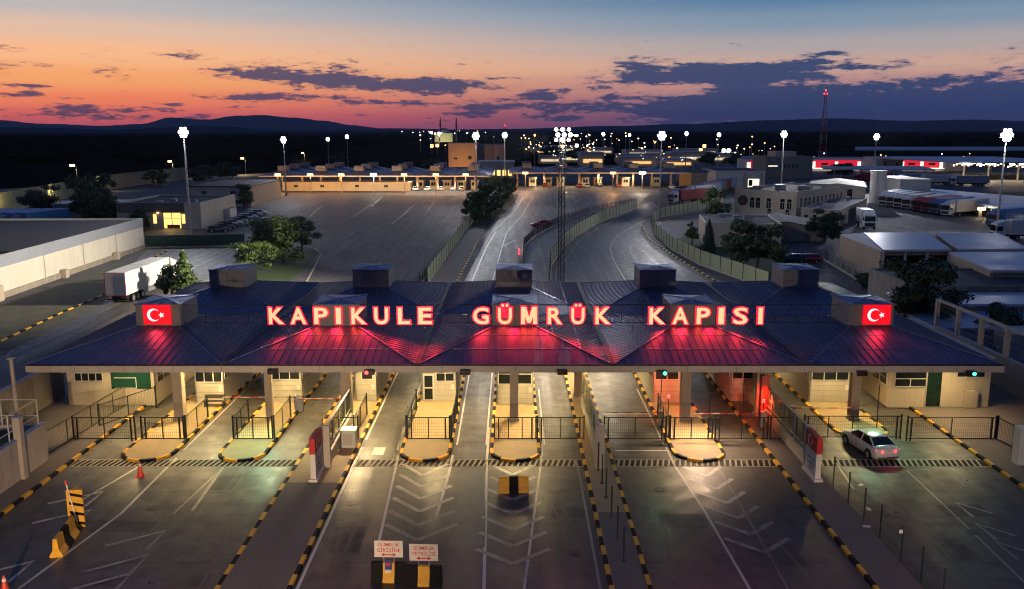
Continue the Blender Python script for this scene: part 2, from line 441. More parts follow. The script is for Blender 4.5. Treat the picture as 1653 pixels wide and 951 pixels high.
b = MB()
for k in range(48):
    a0, a1 = 2 * PI * k / 48, 2 * PI * (k + 1) / 48
    b.face([(0, 0, -.35), (16000 * math.cos(a0), 16000 * math.sin(a0), -.35), (16000 * math.cos(a1), 16000 * math.sin(a1), -.35)])
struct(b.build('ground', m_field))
sheet('yard_ground', [(-190, -30), (330, -30), (330, 470), (120, 560), (-120, 430), (-190, 300)], 0, m_yard)
sheet('forecourt', [(-30, 5), (60, 5), (40, 118), (-32, 112)], .012, m_conc)
sheet('verge', [(-62, 70), (-36, 70), (-47, 100), (-51, 122), (-52, 150), (-62, 155)], .012, m_dirt)
sheet('access_road', P2([(0, 640), (60, 592), (330, 468), (425, 400), (240, 402), (200, 440), (165, 492), (0, 575)]), .024, m_road)
sheet('approach_road', P2([(740, 470), (895, 470), (890, 430), (906, 404), (960, 362), (1025, 335), (1050, 312), (824, 308), (834, 330), (806, 350)]), .016, m_road)
sheet('exit_road', P2([(890, 475), (1180, 475), (1100, 430), (1052, 400), (1032, 375), (1040, 352), (1075, 338), (1050, 326), (980, 352), (925, 385), (900, 420)]), .028, m_road)
sheet('truck_yard', [(84, 150), (220, 150), (220, 262), (84, 262)], .012, m_yard)
sheet('lawn', P2([(395, 455), (470, 455), (512, 408), (480, 402), (415, 420)]), .12, m_grass)
sheet('lawn', P2([(736, 372), (772, 370), (800, 352), (830, 318), (826, 310), (775, 325)]), .12, m_grass)
sheet('lawn', P2([(1090, 395), (1240, 462), (1300, 440), (1240, 392), (1170, 372), (1110, 372)]), .1, m_grass)
sheet('lawn', [(120, 262), (330, 262), (330, 300), (120, 300)], .05, m_grass)
b = MB(); rnd = random.Random(5)
def island(x0, x1, y0, y1, nose=True, kl=True, kr=True, top=m_isle, seed=0):
    """raised island with a rounded nose towards the camera and a painted kerb"""
    r = (x1 - x0) / 2; cx = (x0 + x1) / 2; pl = []
    if nose:
        pl = [(x0, y1)] + [(cx - r * math.cos(PI * k / 14), y0 + r - r * math.sin(PI * k / 14)) for k in range(15)] + [(x1, y1)]
    else:
        pl = [(x0, y1), (x0, y0), (x1, y0), (x1, y1)]
    m = MB(); m.prism(pl, 0, .14, 0)
    o = struct(m.build('traffic_island', top))
    kb = MB()
    path = []
    if nose: path = [pl]
    else:
        if kl: path.append([(x0, y1), (x0, y0)])
        if kr: path.append([(x1, y0), (x1, y1)])
    for pth in path:
        acc = 0.; col = 0
        for k in range(len(pth) - 1):
            a = Vector(pth[k]); c = Vector(pth[k + 1]); d = (c - a); L = d.length; d.normalize(); t = 0
            while t < L - 1e-4:
                step = min(1.0 - acc, L - t)
                p = a + d * t; q = a + d * (t + step + .004)
                kb.beam((p.x, p.y, .085), (q.x, q.y, .085), .22, .19, col)
                t += step; acc += step
                if acc > .999: acc = 0; col = 1 - col
    struct(kb.build('kerb', [m_kyel, m_kblk], bevel=.015))
    return o
island(-25.7, -22.4, 53.9, 92); island(-19.3, -16.3, 53.9, 92)
island(-13.75, -10.4, 24, 100, nose=False)
island(-7.35, -4.15, 53.9, 92); island(-1.35, 1.8, 53.9, 92)
island(4.65, 6.45, 24, 104, nose=False)
island(10.75, 14.0, 53.9, 92); island(17.0, 19.2, 24, 96, nose=False, kr=False, top=m_walk)
island(23.0, 26.6, 58.2, 92)
sheet('footway', [(-13.6, 24), (-10.55, 24), (-10.55, 50.2), (-13.6, 50.2)], .146, m_walk)
sheet('footway', [(4.8, 24), (6.3, 24), (6.3, 46), (4.8, 46)], .146, m_walk)
island(30.65, 44, 30, 96, nose=False, kr=False, top=m_walk)
# left pavement: wedge between the wall and the kerb
island(-45, -28.45, 24, 110, nose=False, kl=False, top=m_walk)

# painted lane lines and chevrons
mk = MB(); mf = MB(); mw = MB()
Zm = .022
def line(px, w=.14, mb=mk, z=Zm): mb.strip([at(*p) for p in px], w, z)
def gline(pts, w=.14, mb=mk, z=Zm): mb.strip(pts, w, z)
line([(478, 955), (569, 755), (585, 722)], .16, mw); line([(606, 900), (638.8, 755), (652, 690)], .16, mw)
line([(704, 836), (727, 755), (731, 735)], .16, mw); line([(781, 960), (786, 740), (790, 690)], .16, mw)
line([(845, 960), (872.4, 755), (877, 700)], .14, mk); line([(971, 960), (933, 755), (929, 742)], .14, mf)
line([(1215, 960), (1140, 830), (1089, 752), (1075, 722)], .14, mk); line([(1272, 951), (1215, 850), (1160, 756)], .12, mf)
line([(180, 790), (285, 738)], .14, mw) if 0 else None
line([(30, 951), (195, 830), (285, 740)], .16, mk); line([(310, 825), (360, 755)], .2, mf); line([(280, 830), (358, 757)], .12, mf)
line([(120, 815), (222, 755)], .16, mk); line([(1464, 760), (1560, 850), (1653, 940)], .12, mf); line([(1350, 748), (1378, 790)], .12, mk)
for xx, y0, y1 in ((-10.1, 58, 88), (-7.7, 56, 90), (-3.75, 57, 92), (-1.75, 57, 92), (2.2, 57, 70), (10.35, 57, 70), (-22.0, 56, 76)):
    gline([(xx, y0), (xx, y1)], .12, mw if abs(xx + 5) < 6 else mk)
def chevron(cx, y, half, depth, w, mb):
    gline([(cx - half, y + depth), (cx, y)], w, mb, Zm + .004); gline([(cx, y + .02), (cx + half, y + depth)], w, mb, Zm + .008)
for k in range(6):
    chevron(-5.55 + k * .12, 51.6 - 1.75 * k, 1.45 + .1 * k, 1.9, .3, mk if k < 4 else mf)
for k in range(7):
    chevron(.05, 51.7 - 1.9 * k, 1.3 + .1 * k, 1.6, .3, mf)
for k in range(6):
    chevron(12.1 + .15 * k, 51.5 - 2.0 * k, 1.2 + .1 * k, 1.6, .3, mk if k < 3 else mf)
for k, (px, py) in enumerate(((160, 800), (140, 830), (45, 915), (260, 865), (232, 905), (205, 935))):
    q = at(px, py); gline([(q.x - 2.4, q.y - 1.2), (q.x, q.y + .5), (q.x - .1, q.y - 1.6)], .26, mf if k > 2 else mk, Zm + .004 + .004 * k)
for k, (px, py) in enumerate(((1545, 815), (1580, 850), (1612, 880))):
    q = at(px, py); gline([(q.x + 1.4, q.y - 1.2), (q.x, q.y + .3), (q.x + .1, q.y - 1.6)], .22, mf, Zm + .004 + .004 * k)
# crossing blocks in the lane by the flag pylon, stop lines
for x0 in (-9.3, -7.9 + .3):
    mw.face([(x0, 55.1, Zm), (x0 + .8, 55.1, Zm), (x0 + .8, 56.5, Zm), (x0, 56.5, Zm)])
gline([(6.9, 55.9), (10.4, 55.9)], .18, mw); gline([(6.9, 63.6), (10.4, 63.6)], .14, mw)
# far yard and road lines
for px in ([(420, 350), (440, 342)], [(570, 350), (598, 331)], [(632, 362), (660, 340)], [(600, 333), (617, 318)], [(645, 352), (668, 331)], [(690, 340), (702, 326)], [(500, 350), (520, 332)], [(250, 415), (266, 409)], [(290, 413), (320, 407)]):
    line(px, .3, mf)
line([(760, 458), (785, 400), (800, 375)], .2, mk, .03); line([(795, 455), (810, 400), (818, 375), (845, 345), (860, 318)], .2, mk, .03)
line([(812, 398), (832, 388)], .2, mk, .03); line([(800, 370), (832, 340), (845, 318)], .2, mk, .03)
line([(1012, 458), (990, 420), (985, 400), (992, 385), (1010, 372), (1050, 352)], .18, mk, .044)
line([(1030, 425), (1018, 408), (1018, 395)], .16, mf, .044); line([(845, 400), (905, 368)], .2, mf, .03)
line([(160, 505), (210, 482)], .2, mf, .04); line([(105, 575), (170, 540)], .2, mf, .04); line([(0, 570), (20, 566), (8, 578)], .2, mf, .04)
for px in ([(925, 330), (940, 318)], [(948, 330), (960, 316)], [(965, 330), (985, 312)]): line(px, .3, mf)
rp = random.Random(21); pt = MB(); sk = MB(); mh = []
for k, (x, y, w_, d_) in enumerate(((-21, 44.5, 3.2, 1.4), (-17.5, 50.5, 1.5, 2.2), (-8.6, 43, 1.6, 3.0), (3.0, 46.2, 2.0, 1.2), (9.4, 45.2, 2.6, 1.8), (13.9, 41.2, 1.4, 2.4), (25.5, 46.5, 2.6, 1.6), (22.6, 41.5, 1.8, 1.8), (-26.2, 60.5, 1.6, 2.6), (8.4, 58.8, 2.0, 1.6))):
    a = rp.uniform(-.05, .05); pt.face([(x + (u * math.cos(a) - v * math.sin(a)), y + (u * math.sin(a) + v * math.cos(a)), .0165) for u, v in ((-w_ / 2, -d_ / 2), (w_ / 2, -d_ / 2), (w_ / 2, d_ / 2), (-w_ / 2, d_ / 2))])
struct(pt.build('road_patch', asphalt('patch_asphalt', (.05, .045, .04), (.065, .058, .05), rough=.6, streak=.3)))
for k in range(30):   # tyre marks
    x = rp.choice((-25.5, -20, -14.8, -9, -2.6, 3.2, 8.3, 15.4, 21, 27.5)) + rp.uniform(-1.2, 1.2); y = rp.uniform(30, 50); L = rp.uniform(3, 12); cv = rp.uniform(-.4, .4)
    sk.strip([(x + cv * (j / 6) ** 2 * 2, y + L * j / 6) for j in range(7)], rp.uniform(.14, .24), .0185 + .0002 * k)
m_skid = paint('tyre_mark', (.03, .027, .024), (.085, .072, .06), .47); struct(sk.build('tyre_marks', m_skid))
for x, y in ((-20.4, 46.8), (-9.2, 47.5), (8.8, 49.4), (3.2, 41.5), (24.6, 43.8)):
    b = MB(); b.tube((0, 0, 0), (0, 0, .03), .34, 20); struct(b.build('road_cover', m_dksteel, loc=(x, y, .006)))
struct(mk.build('lane_markings', m_white)); struct(mf.build('lane_markings', m_faint)); struct(mw.build('lane_markings', m_whitebold))
# drain grating right across the lanes
gr = MB(); x = -28.2
lanes = [(-28.2, -13.95), (-10.2, 4.5), (6.65, 16.85), (19.4, 30.5)]
for a, c in lanes:
    gr.box(a, c, 53.05, 53.12, .0, .03, 0); gr.box(a, c, 54.2, 54.27, .0, .03, 0)
    x = a + .1
    while x < c - .3:
        gr.beam((x, 53.12, .016), (x + .22, 54.2, .016), .12, .024, 0); x += .36
    gr.face([(a, 53.1, .0135), (c, 53.1, .0135), (c, 54.2, .0135), (a, 54.2, .0135)], 1)
struct(gr.build('drain_grating', [mat('grating_concrete', (.36, .29, .20), .7, var=.3), m_kblk]))
# kerbs of the roads behind the gate
def kerbline(px, yb=True, w=.25, h=.14):
    kb = MB(); pts = [at(*p) for p in px]; col = 0
    for k in range(len(pts) - 1):
        a, c = pts[k], pts[k + 1]; L = (c - a).length; n = max(1, int(L / 1.3)); 
        for j in range(n):
            p = a.lerp(c, j / n); q = a.lerp(c, (j + 1) / n + .002)
            kb.beam((p.x, p.y, h / 2), (q.x, q.y, h / 2), w, h, col if yb else 0); col = 1 - col
    struct(kb.build('kerb', [m_kyel, m_kblk] if yb else [m_concw, m_concw]))
kerbline([(735, 460), (770, 392), (790, 365), (830, 322), (836, 308)]); kerbline([(1180, 470), (1085, 412), (1050, 388), (1036, 368)])
kerbline([(0, 552), (100, 505), (165, 478), (240, 420), (272, 405)]); kerbline([(495, 455), (518, 412), (508, 402), (480, 398)], False)
kerbline([(898, 440), (940, 385), (1000, 350), (1035, 338)], False); kerbline([(1060, 365), (1080, 352), (1140, 338), (1165, 330)], False)
sheet('footway', P2([(690, 462), (732, 462), (768, 392), (786, 366), (770, 366), (750, 380)]), .15, m_walk)

# ------------------------------------------------------------------ the gate canopy
def canopy(name, label, x0, nx, y0, ny, mx=13.16, my=16.05, ze=5.55, rise=1.68, ribs=True, cols=(), fh=.48, fas=m_fascia):
    t = thing(name, label, 'canopy', (x0, y0, 0))
    rf = MB(); W = nx * mx; D = ny * my; bh = 1.65
    for j in range(ny):
        for i in range(nx):
            cx = (i + .5) * mx; cyy = (j + .5) * my; ap = Vector((cx, cyy, ze + rise))
            cor = [Vector((i * mx, j * my, ze)), Vector(((i + 1) * mx, j * my, ze)), Vector(((i + 1) * mx, (j + 1) * my, ze)), Vector((i * mx, (j + 1) * my, ze))]
            for k in range(4):
                a, c = cor[k], cor[(k + 1) % 4]; rf.face([a, c, ap], 0)
                if ribs:
                    n = int((c - a).length / .52); inw = (ap - (a + c) / 2)
                    for q in range(1, n):
                        f = q / n; s = 1 - abs(2 * f - 1)
                        p = a.lerp(c, f); e = p + inw * s; up = Vector((0, 0, .022))
                        rf.beam(p + up, e + up, .05, .055, 1)
                    for fq in (.3, .58):   # sheet laps
                        rf.beam(a.lerp(ap, fq) + Vector((0, 0, .012)), c.lerp(ap, fq) + Vector((0, 0, .012)), .07, .02, 1)
                    rf.beam(a + Vector((0, 0, .03)), ap + Vector((0, 0, .03)), .16, .05, 1)
    rf.build('roof', [m_roof, m_rib], t)
    g = MB()
    for i in range(1, nx): g.box(i * mx - .17, i * mx + .17, .02, D - .02, ze - .02, ze + .10)
    for j in range(1, ny): g.box(.02, W - .02, j * my - .15, j * my + .15, ze - .03, ze + .085)
    g.box(-.02, W + .02, -.06, .0, ze - .05, ze + .05)
    g.build('gutter', m_gut, t)
    fa = MB()
    fa.box(-.05, W + .05, -.05, .12, ze - fh - .02, ze - .052); fa.box(-.05, W + .05, D - .12, D + .05, ze - fh, ze - .01)
    fa.box(-.05, .12, .12, D - .12, ze - fh, ze - .01); fa.box(W - .12, W + .05, .12, D - .12, ze - fh, ze - .01)
    if ribs:
        x = 1.6
        while x < W: fa.box(x - .008, x + .008, -.058, -.048, ze - fh - .01, ze - .06, 1); x += 1.65
    fa.build('fascia', [fas, m_gut], t)
    so = MB(); so.box(.12, W - .12, .12, D - .12, ze - fh + .05, ze - fh + .11)
    so.build('soffit', m_cream, t)
    for j in range(ny):
        for i in range(nx):
            cx = (i + .5) * mx; cyy = (j + .5) * my
            v = MB(); z0 = ze + rise - .5; z1 = z0 + 1.75
            v.box(cx - bh, cx + bh, cyy - bh - .15, cyy + bh + .15, z0, z1, 0)
            if ribs:
                for sx_ in (-1, 1): v.box(cx + sx_ * (bh + .012) - .015, cx + sx_ * (bh + .012) + .015, cyy - bh - .15, cyy + bh + .15, z0 + .02, z0 + .12, 0)
                v.box(cx - .012, cx + .012, cyy - bh - .165, cyy - bh - .15, z0 + .1, z1 - .12, 1)
                v.box(cx - bh - .04, cx + bh + .04, cyy - bh - .19, cyy - bh - .151, z1 - .1, z1 - .01, 0); v.box(cx - bh - .04, cx + bh + .04, cyy - bh - .19, cyy - bh - .151, z0 + .45, z0 + .55, 0)
            vo = v.build('roof_vent', [m_vent, m_gut], t)
            c = MB(); e = .06; A = [(cx - bh - e, cyy - bh - .3, z1 + .01), (cx + bh + e, cyy - bh - .3, z1 + .01), (cx + bh + e, cyy + bh + .3, z1 + .01), (cx - bh - e, cyy + bh + .3, z1 + .01)]
            apx = (cx, cyy, z1 + .13)
            for k in range(4): c.face([A[k], A[(k + 1) % 4], apx], 0)
            if ribs:
                for k in range(4): c.beam(A[k], apx, .12, .05, 1)
                for s in (-1, 0, 1): c.beam((cx + s * 1.1, cyy - bh - .3, z1 + .03), (cx + s * .4, cyy - .4, z1 + .12), .06, .04, 1)
            c.face(A[::-1], 0)
            c.build('vent_cap', [m_ventcap, m_galv], vo)
    for (cx, cyy, w) in cols:
        k = MB(); k.box(cx - w / 2, cx + w / 2, cyy - w / 2, cyy + w / 2, 0, ze - fh + .05)
        k.box(cx - w / 2 - .06, cx + w / 2 + .06, cyy - w / 2 - .06, cyy + w / 2 + .06, .13, .32)
        k.build('column', m_col, t, bevel=.03 if ribs else 0)
    return t
GX, GY = -32.7, 57.3
colx = [(-24.4, 62, .7), (-17.9, 62.3, .5), (-12.1, 62, .75), (.15, 62, .62), (5.3, 68, .62), (12.7, 62, .72), (18.4, 63, .55), (25.1, 62, .66), (-5.7, 71, .5), (-12.1, 84, .6), (5.3, 84, .6), (18.4, 84, .6), (-24.4, 84, .6), (25.1, 84, .6)]
gate = canopy('gate_canopy', 'wide blue-grey hipped metal roof spanning all the gate lanes under the red letters', GX, 5, GY, 2, cols=[(x - GX, y - GY, w) for x, y, w in colx])

# letters on a lattice frame across the front vents
sign = thing('rooftop_sign', 'glowing red and white letters on a lattice frame across the gate roof', 'sign', (0, 63.35, 7.04))
fr = MB()
xs = -22.5
for z in (.0, 1.35):
    fr.tube((-24.3, .35, z), (24.3, .35, z), .03, 5)
x = -24.3; k = 0
while x < 24.2:
    fr.tube((x, .35, 0), (x, .35, 1.35), .02, 4)
    fr.tube((x, .35, 0 if k % 2 else 1.35), (x + 1.62, .35, 1.35 if k % 2 else 0), .015, 4); x += 1.62; k += 1
x = -22
while x < 23:
    if not any(abs(x - (GX + (i + .5) * 13.16)) < 1.8 for i in range(5)): fr.tube((x, .35, 0), (x, .9, -.9), .02, 4)
    x += 3.1
fr.build('support_frame', m_dksteel, sign)
LET = [('K', 435, 459), ('A', 470, 495), ('P', 508, 530), ('I', 543, 551), ('K', 568, 592), ('U', 605, 627), ('L', 643, 662), ('E', 676, 697), ('G', 764, 789), ('Ü', 804, 826), ('M', 841, 867), ('R', 884, 907), ('Ü', 922, 943), ('K', 961, 985), ('K', 1048, 1073), ('A', 1085, 1110), ('P', 1124, 1145), ('I', 1159, 1168), ('S', 1183, 1206), ('I', 1223, 1230)]
ux = .04577
for ch, p0, p1 in LET:
    cx = ((p0 + p1) / 2 - 826.5) * ux; wd = (p1 - p0) * ux
    def mk_letter(off, ext, y, E, nm, par):
        if ch == 'M':   # drawn by hand: the bold outline of this glyph folds over itself
            b = MB(); s_ = .12 + off; z1 = 1.235 + off; hw_ = wd / 2 + off - .036
            for P_ in ([(-hw_, -off), (-hw_ + 2 * s_, -off), (-hw_ + 2 * s_, z1), (-hw_, z1)], [(hw_ - 2 * s_, -off), (hw_, -off), (hw_, z1), (hw_ - 2 * s_, z1)], [(-hw_ + .004, z1), (-hw_ + 2 * s_ + .06, z1), (.0 + s_ * .8, .1 - off), (-s_ * .8, .1 - off)], [(hw_ - 2 * s_ - .06, z1), (hw_ - .004, z1), (s_ * .8, .1 - off), (-s_ * .8, .1 - off)]):
                n_ = len(P_); k_ = .002 * len(b.f)
                b.loft([[(px_, -ext - k_, pz_) for px_, pz_ in P_], [(px_, ext + k_, pz_) for px_, pz_ in P_]])
            o = b.build(nm, E, par, (cx, y, .01) if par is sign else (0, y, 0)); return o
        me = text_mesh(ch, 1.70, ext, off)
        xs_ = [v.co.x for v in me.vertices]; w0 = max(xs_) - min(xs_); mid = (max(xs_) + min(xs_)) / 2
        want = wd + 3 * (off - bold); sc = want / w0
        for v in me.vertices:
            X, Y_, Zz = v.co
            v.co = ((X - mid) * sc, -Zz, Y_)
        me.materials.clear(); me.materials.append(E)
        o = bpy.data.objects.new(nm, me); C.objects.link(o); o.parent = par; o.location = (cx, y, .01) if par is sign else (0, y, 0)
        return o
    bold = .028 if ch in 'MÜGS' else .036
    rim = mk_letter(bold + .075, .06, .12, E_lhalo, 'letter', sign)  # wider red shape behind the face, standing in for the halo of light
    mk_letter(bold, .015, -.085, E_lcore, 'letter_face', rim)
# the red light the sign throws down the slopes in front of it
for k_, px in enumerate((447, 495, 543, 595, 645, 690, 776, 830, 880, 935, 973, 1060, 1100, 1145, 1190, 1226)):
    x = (px - 826.5) * ux; spot((x, -.2, .1), (x, -3.6, -1.7), 135, (1., .015, .05), .45, 120, .9, sign, 'letter_light')
# the two flag screens on the end vents
def crescent(mb, M4, s, mi, n=26, star=True, moon=True):
    """crescent and five pointed star, drawn about the middle of a 3 x 2 field of height 2s"""
    A = [(math.cos(t), math.sin(t)) for t in [R(38) + (2 * PI - R(76)) * k / n for k in range(n + 1)]]
    out = [(-.25 + .5 * x, .5 * y) for x, y in A]
    inn = [(-.125 + .4 * math.cos(t), .4 * math.sin(t)) for t in [R(50) + (2 * PI - R(100)) * k / n for k in range(n + 1)]]
    for k in range(n if moon else 0):
        mb.face([M4 @ Vector((p[0] * s, p[1] * s, 0)) for p in (out[k], out[k + 1], inn[k + 1], inn[k])], mi)
    st = []
    for k in range(10):
        r = .25 if k % 2 == 0 else .1; t = PI + k * PI / 5; st.append((.36 + r * math.cos(t), r * math.sin(t)))
    for k in range(10 if star else 0):
        mb.face([M4 @ Vector((p[0] * s, p[1] * s, 0)) for p in ((.36, 0), st[k], st[(k + 1) % 10])], mi)
for cx, dx, lab in ((-26.12, .0, 'lit red crescent and star flag screen on the leftmost roof vent'), (26.5, .35, 'lit red crescent and star flag screen on the rightmost roof vent')):
    y = GY + 8.025 - 1.8 - .2
    fl = thing('flag_screen', lab, 'flag sign', (cx + dx, y, 7.72))
    q = MB(); q.box(-1.0, 1.0, -.05, .1, -.72, .74, 0); q.build('screen', E_flag, fl)
    F4 = Matrix.Translation((-.0, -.056, 0)) @ Matrix.Rotation(PI / 2, 4, 'X'); spot((0, -.3, -.3), (0, -3.6, -2.0), 190, (1., .015, .04), .5, 110, .9, fl, 'screen_light'); e = MB(); crescent(e, F4, .95, 0, star=False); e.build('crescent', E_flagw, fl)
    e = MB(); crescent(e, F4, .95, 0, moon=False); e.build('star', E_flagw, fl)

# ------------------------------------------------------------------ booths
def windows(par, face, rects, W, D, pane=m_pane, fr=m_frame, bars=1, name='window'):
    """rects of (u0,u1,z0,z1[,n bars]) on the front (F), left (L) or right (R) face of a W x D box whose front is at y=0, x centred"""
    for r in rects:
        u0, u1, z0, z1 = r[:4]; n = r[4] if len(r) > 4 else bars; tr = r[5] if len(r) > 5 else 0
        f = MB(); p = MB(); t = .055
        def bx(mb, a, c, za, zb, d0, d1):
            if face == 'F': mb.box(a, c, -d1, -d0, za, zb)
            elif face == 'R': mb.box(W / 2 + d0, W / 2 + d1, a, c, za, zb)
            else: mb.box(-W / 2 - d1, -W / 2 - d0, a, c, za, zb)
        bx(f, u0, u1, z0, z0 + t, .003, .07); bx(f, u0, u1, z1 - t, z1, .003, .07); bx(f, u0, u0 + t, z0 + t, z1 - t, .003, .07); bx(f, u1 - t, u1, z0 + t, z1 - t, .003, .07)
        for k in range(1, n + 1):
            x = u0 + (u1 - u0) * k / (n + 1); bx(f, x - .03, x + .03, z0 + t, (z0 + (z1 - z0) * tr) if tr else z1 - t, .006, .06)
        if tr: bx(f, u0 + t, u1 - t, z0 + (z1 - z0) * tr - .03, z0 + (z1 - z0) * tr + .03, .008, .064)
        w = f.build(name, fr, par)
        bx(p, u0 + t, u1 - t, z0 + t, z1 - t, .003, .02)
        p.build('pane', pane, w)
def booth(label, x0, x1, y, depth, H, wallm, front=(), right=(), left=(), door=None, seams=True, zb=.14):
    W = x1 - x0
    t = thing('inspection_booth', label, 'booth', ((x0 + x1) / 2, y, 0), 0, 'inspection booths under the gate canopy')
    w = MB(); w.box(-W / 2, W / 2, 0, depth, zb, H)
    if seams:
        for z in (.62, 1.04, 1.46): w.box(-W / 2 + .04, W / 2 - .04, -.006, -.001, z - .008, z + .008, 1); w.box(W / 2 + .001, W / 2 + .006, .04, depth - .04, z - .008, z + .008, 1); w.box(-W / 2 - .006, -W / 2 - .001, .04, depth - .04, z - .008, z + .008, 1)
    w.build('wall', [wallm, mat('panel_joint', (.18, .13, .07), .8)], t)
    rr = MB(); rr.box(-W / 2 - .12, W / 2 + .12, -.15, depth + .12, H, H + .12); rr.build('roof', m_fascia, t)
    windows(t, 'F', front, W, depth); windows(t, 'R', right, W, depth); windows(t, 'L', left, W, depth)
    if seams:
        b = MB(); b.box(W / 2 + .008, W / 2 + .3, 2.2, 3.0, 2.5, 3.1); b.build('air_conditioner', m_frame, t)
        b = MB(); b.box(-W / 2 - .3, -W / 2 - .008, 3.4, 4.2, 2.5, 3.1); b.build('air_conditioner', m_frame, t)
        b = MB(); b.box(W / 2 - .36, W / 2 - .1, -.035, -.007, 1.1, 1.5); b.build('notice', m_signw, t)
        b = MB(); b.tube((-W / 2 + .08, -.05, .2), (-W / 2 + .08, -.05, H - .05), .035, 6); b.build('conduit', m_galv, t)
    if door:
        d = MB(); a, c = door; d.box(a, c, -.05, -.003, zb + .05, 2.35); do = d.build('door', m_frame, t)
        g = MB(); g.box(a + .12, c - .12, -.06, -.051, 1.3, 2.22); g.box(a + .12, c - .12, -.06, -.051, .3, 1.18); g.build('door_glass', m_pane, do)
        h = MB(); h.box(c - .1, c - .06, -.1, -.051, 1.15, 1.3); h.build('handle', m_galv, do)
    return t
FW = [(-1.35, 1.35, 1.75, 3.25, 2, .52)]
# the two wide offices at the ends
t = booth('wide left end office with green window and strip window behind the mesh gate', -34.3, -27.6, 65.4, 14, 4.2, m_beige, front=[(-2.75, -.55, 2.05, 2.75, 3)], right=[(.5, 3.2, 1.7, 3.35, 1, .35)], seams=False, zb=.1)
p = MB(); p.box(.05, 3.1, -.03, -.002, 1.45, 2.95); gw = p.build('green_window', m_panegreen, t)
p = MB(); p.box(.3, 2.0, -.05, -.031, 2.3, 2.36); p.box(.3, 2.0, -.05, -.031, 1.48, 1.54); p.box(1.95, 2.0, -.05, -.031, 1.5, 2.3); p.build('window_bar', m_frame, gw)
p = MB(); p.box(.95, 2.1, -.05, -.002, 3.4, 3.72, 0); p.box(1.05, 2.0, -.056, -.051, 3.5, 3.62, 1); p.build('name_plate', [m_signw, m_ink], t)
t = booth('wide right end office with a dark glazed door facing the white car', 28.9, 36.6, 64.9, 14, 4.0, m_beige, front=[(-3.5, -1.05, 1.75, 3.2, 1, .45), (1.2, 3.4, 2.5, 3.05, 2)], left=[(.4, 3.2, 1.7, 3.4, 1, .35)], seams=False, zb=.1)
p = MB(); p.box(-1.0, .1, -.06, -.003, .2, 3.15); do = p.build('door', mat('dark_green_glass', (.008, .022, .017), .1), t)
p = MB(); p.box(-1.06, -1.0, -.09, -.003, .2, 3.2); p.box(.1, .18, -.09, -.003, .2, 3.2); p.box(-1.0, .1, -.09, -.003, 3.15, 3.2); p.build('door_frame', m_cream, do)
p = MB(); p.box(1.9, 2.9, -.28, -.002, .15, 1.5); p.build('meter_cabinet', m_beige, t, bevel=.02)
booth('cream booth beside a wooden bench at the left column', -24.6, -22.5 + .1, 65.8, 9, 4.3, m_cream, front=[(-1.05, 1.05, 1.85, 3.6, 2, .5)], right=[(.3, 1.6, 2.0, 3.3, 1, .5)])
booth('cream booth with three lower panes behind the second short island', -19.0, -16.45, 66.2, 9, 4.3, m_cream, front=[(-1.2, 1.2, 1.95, 3.6, 2, .5)], right=[(.3, 1.6, 2.0, 3.3, 1, .5)])
booth('narrow pale yellow booth under the glowing red signal', -12.3, -10.65, 66.4, 9, 4.3, m_cream, front=[(-.3, .6, 1.9, 2.55, 0), (-.3, .6, 2.7, 3.5, 0)], right=[(.3, 1.6, 2.0, 3.4, 1, .5)])
t = booth('cream booth with a white glazed door and brown awning', -7.1, -4.4, 66.4, 9, 4.3, m_cream, front=[(-.2, 1.25, 1.75, 3.55, 1, .38)], door=(-1.22, -.35))
p = MB(); p.box(-1.35, .35, -.5, -.01, 2.9, 3.5); p.build('awning', mat('brown_awning', (.07, .05, .025), .7), t)
booth('cream booth with divided dark windows behind the central column', -1.2, 1.65, 65.6, 9, 4.3, m_cream, front=[(-1.3, -.15, 1.75, 3.4, 0, .5), (.2, 1.3, 1.75, 3.4, 0, .5)])
booth('booth washed in orange-red light beside the green signal', 10.95, 13.8, 66, 9, 4.3, m_cream, front=[(-1.25, .6, 2.0, 3.5, 1, .5), (.7, 1.3, 2.0, 3.5, 0, .5)], left=[(.3, 1.6, 2.0, 3.4, 1, .5)])
booth('booth beside the red lit pillar', 17.1, 19.0, 66.4, 9, 4.3, m_cream, front=[(-.85, .85, 1.95, 3.5, 1, .5)], left=[(.3, 1.6, 2.0, 3.4, 1, .5)])
booth('cream booth with a wide dark window behind the red and white boom near the car', 23.2, 26.4, 66.2, 9, 4.3, m_cream, front=[(-1.45, 1.45, 1.9, 3.5, 2, .48)], left=[(.3, 1.6, 2.0, 3.4, 1, .5)])
# ------------------------------------------------------------------ black mesh gates across the lanes
def mesh_gate(label, p, q, H=1.72, posts=2, z0=.16, grp='black mesh gates in front of the booths', m=m_blkmetal, double=True):
    a = Vector((p[0], p[1], 0)); d = Vector((q[0], q[1], 0)) - a; L = d.length
    t = thing('mesh_gate', label, 'gate', a, math.atan2(d.y, d.x), grp)
    f = MB(); f.box(0, L, -.025, .025, H - .06, H); f.box(0, L, -.025, .025, z0, z0 + .06)
    n = max(1, posts - 1)
    for k in range(1, n): f.box(L * k / n - .03, L * k / n + .03, -.03, .03, .14, H)
    f.build('gate_frame', m, t)
    for x in ((0, .28, L - .28, L) if double and L > 2 else (0, L)):
        po = MB(); po.box(x - .045, x + .045, -.05, .05, .02, H + (.12 if x in (0, L) else 0)); po.build('post', m, t)
    w = MB(); x = .14
    while x < L - .05:
        w.box(x - .004, x + .004, -.004, .004, z0 + .06, H - .06); x += .14
    z = z0 + .25
    while z < H - .1: w.box(.02, L - .02, -.0035, .0035, z - .004, z + .004); z += .22
    w.build('mesh_panel', m, t)
    return t
YG = 57.8
mesh_gate('black mesh gate across the far left lane, crossing the kerb stripes', (-30.2, YG), (-25.95, YG), posts=3)
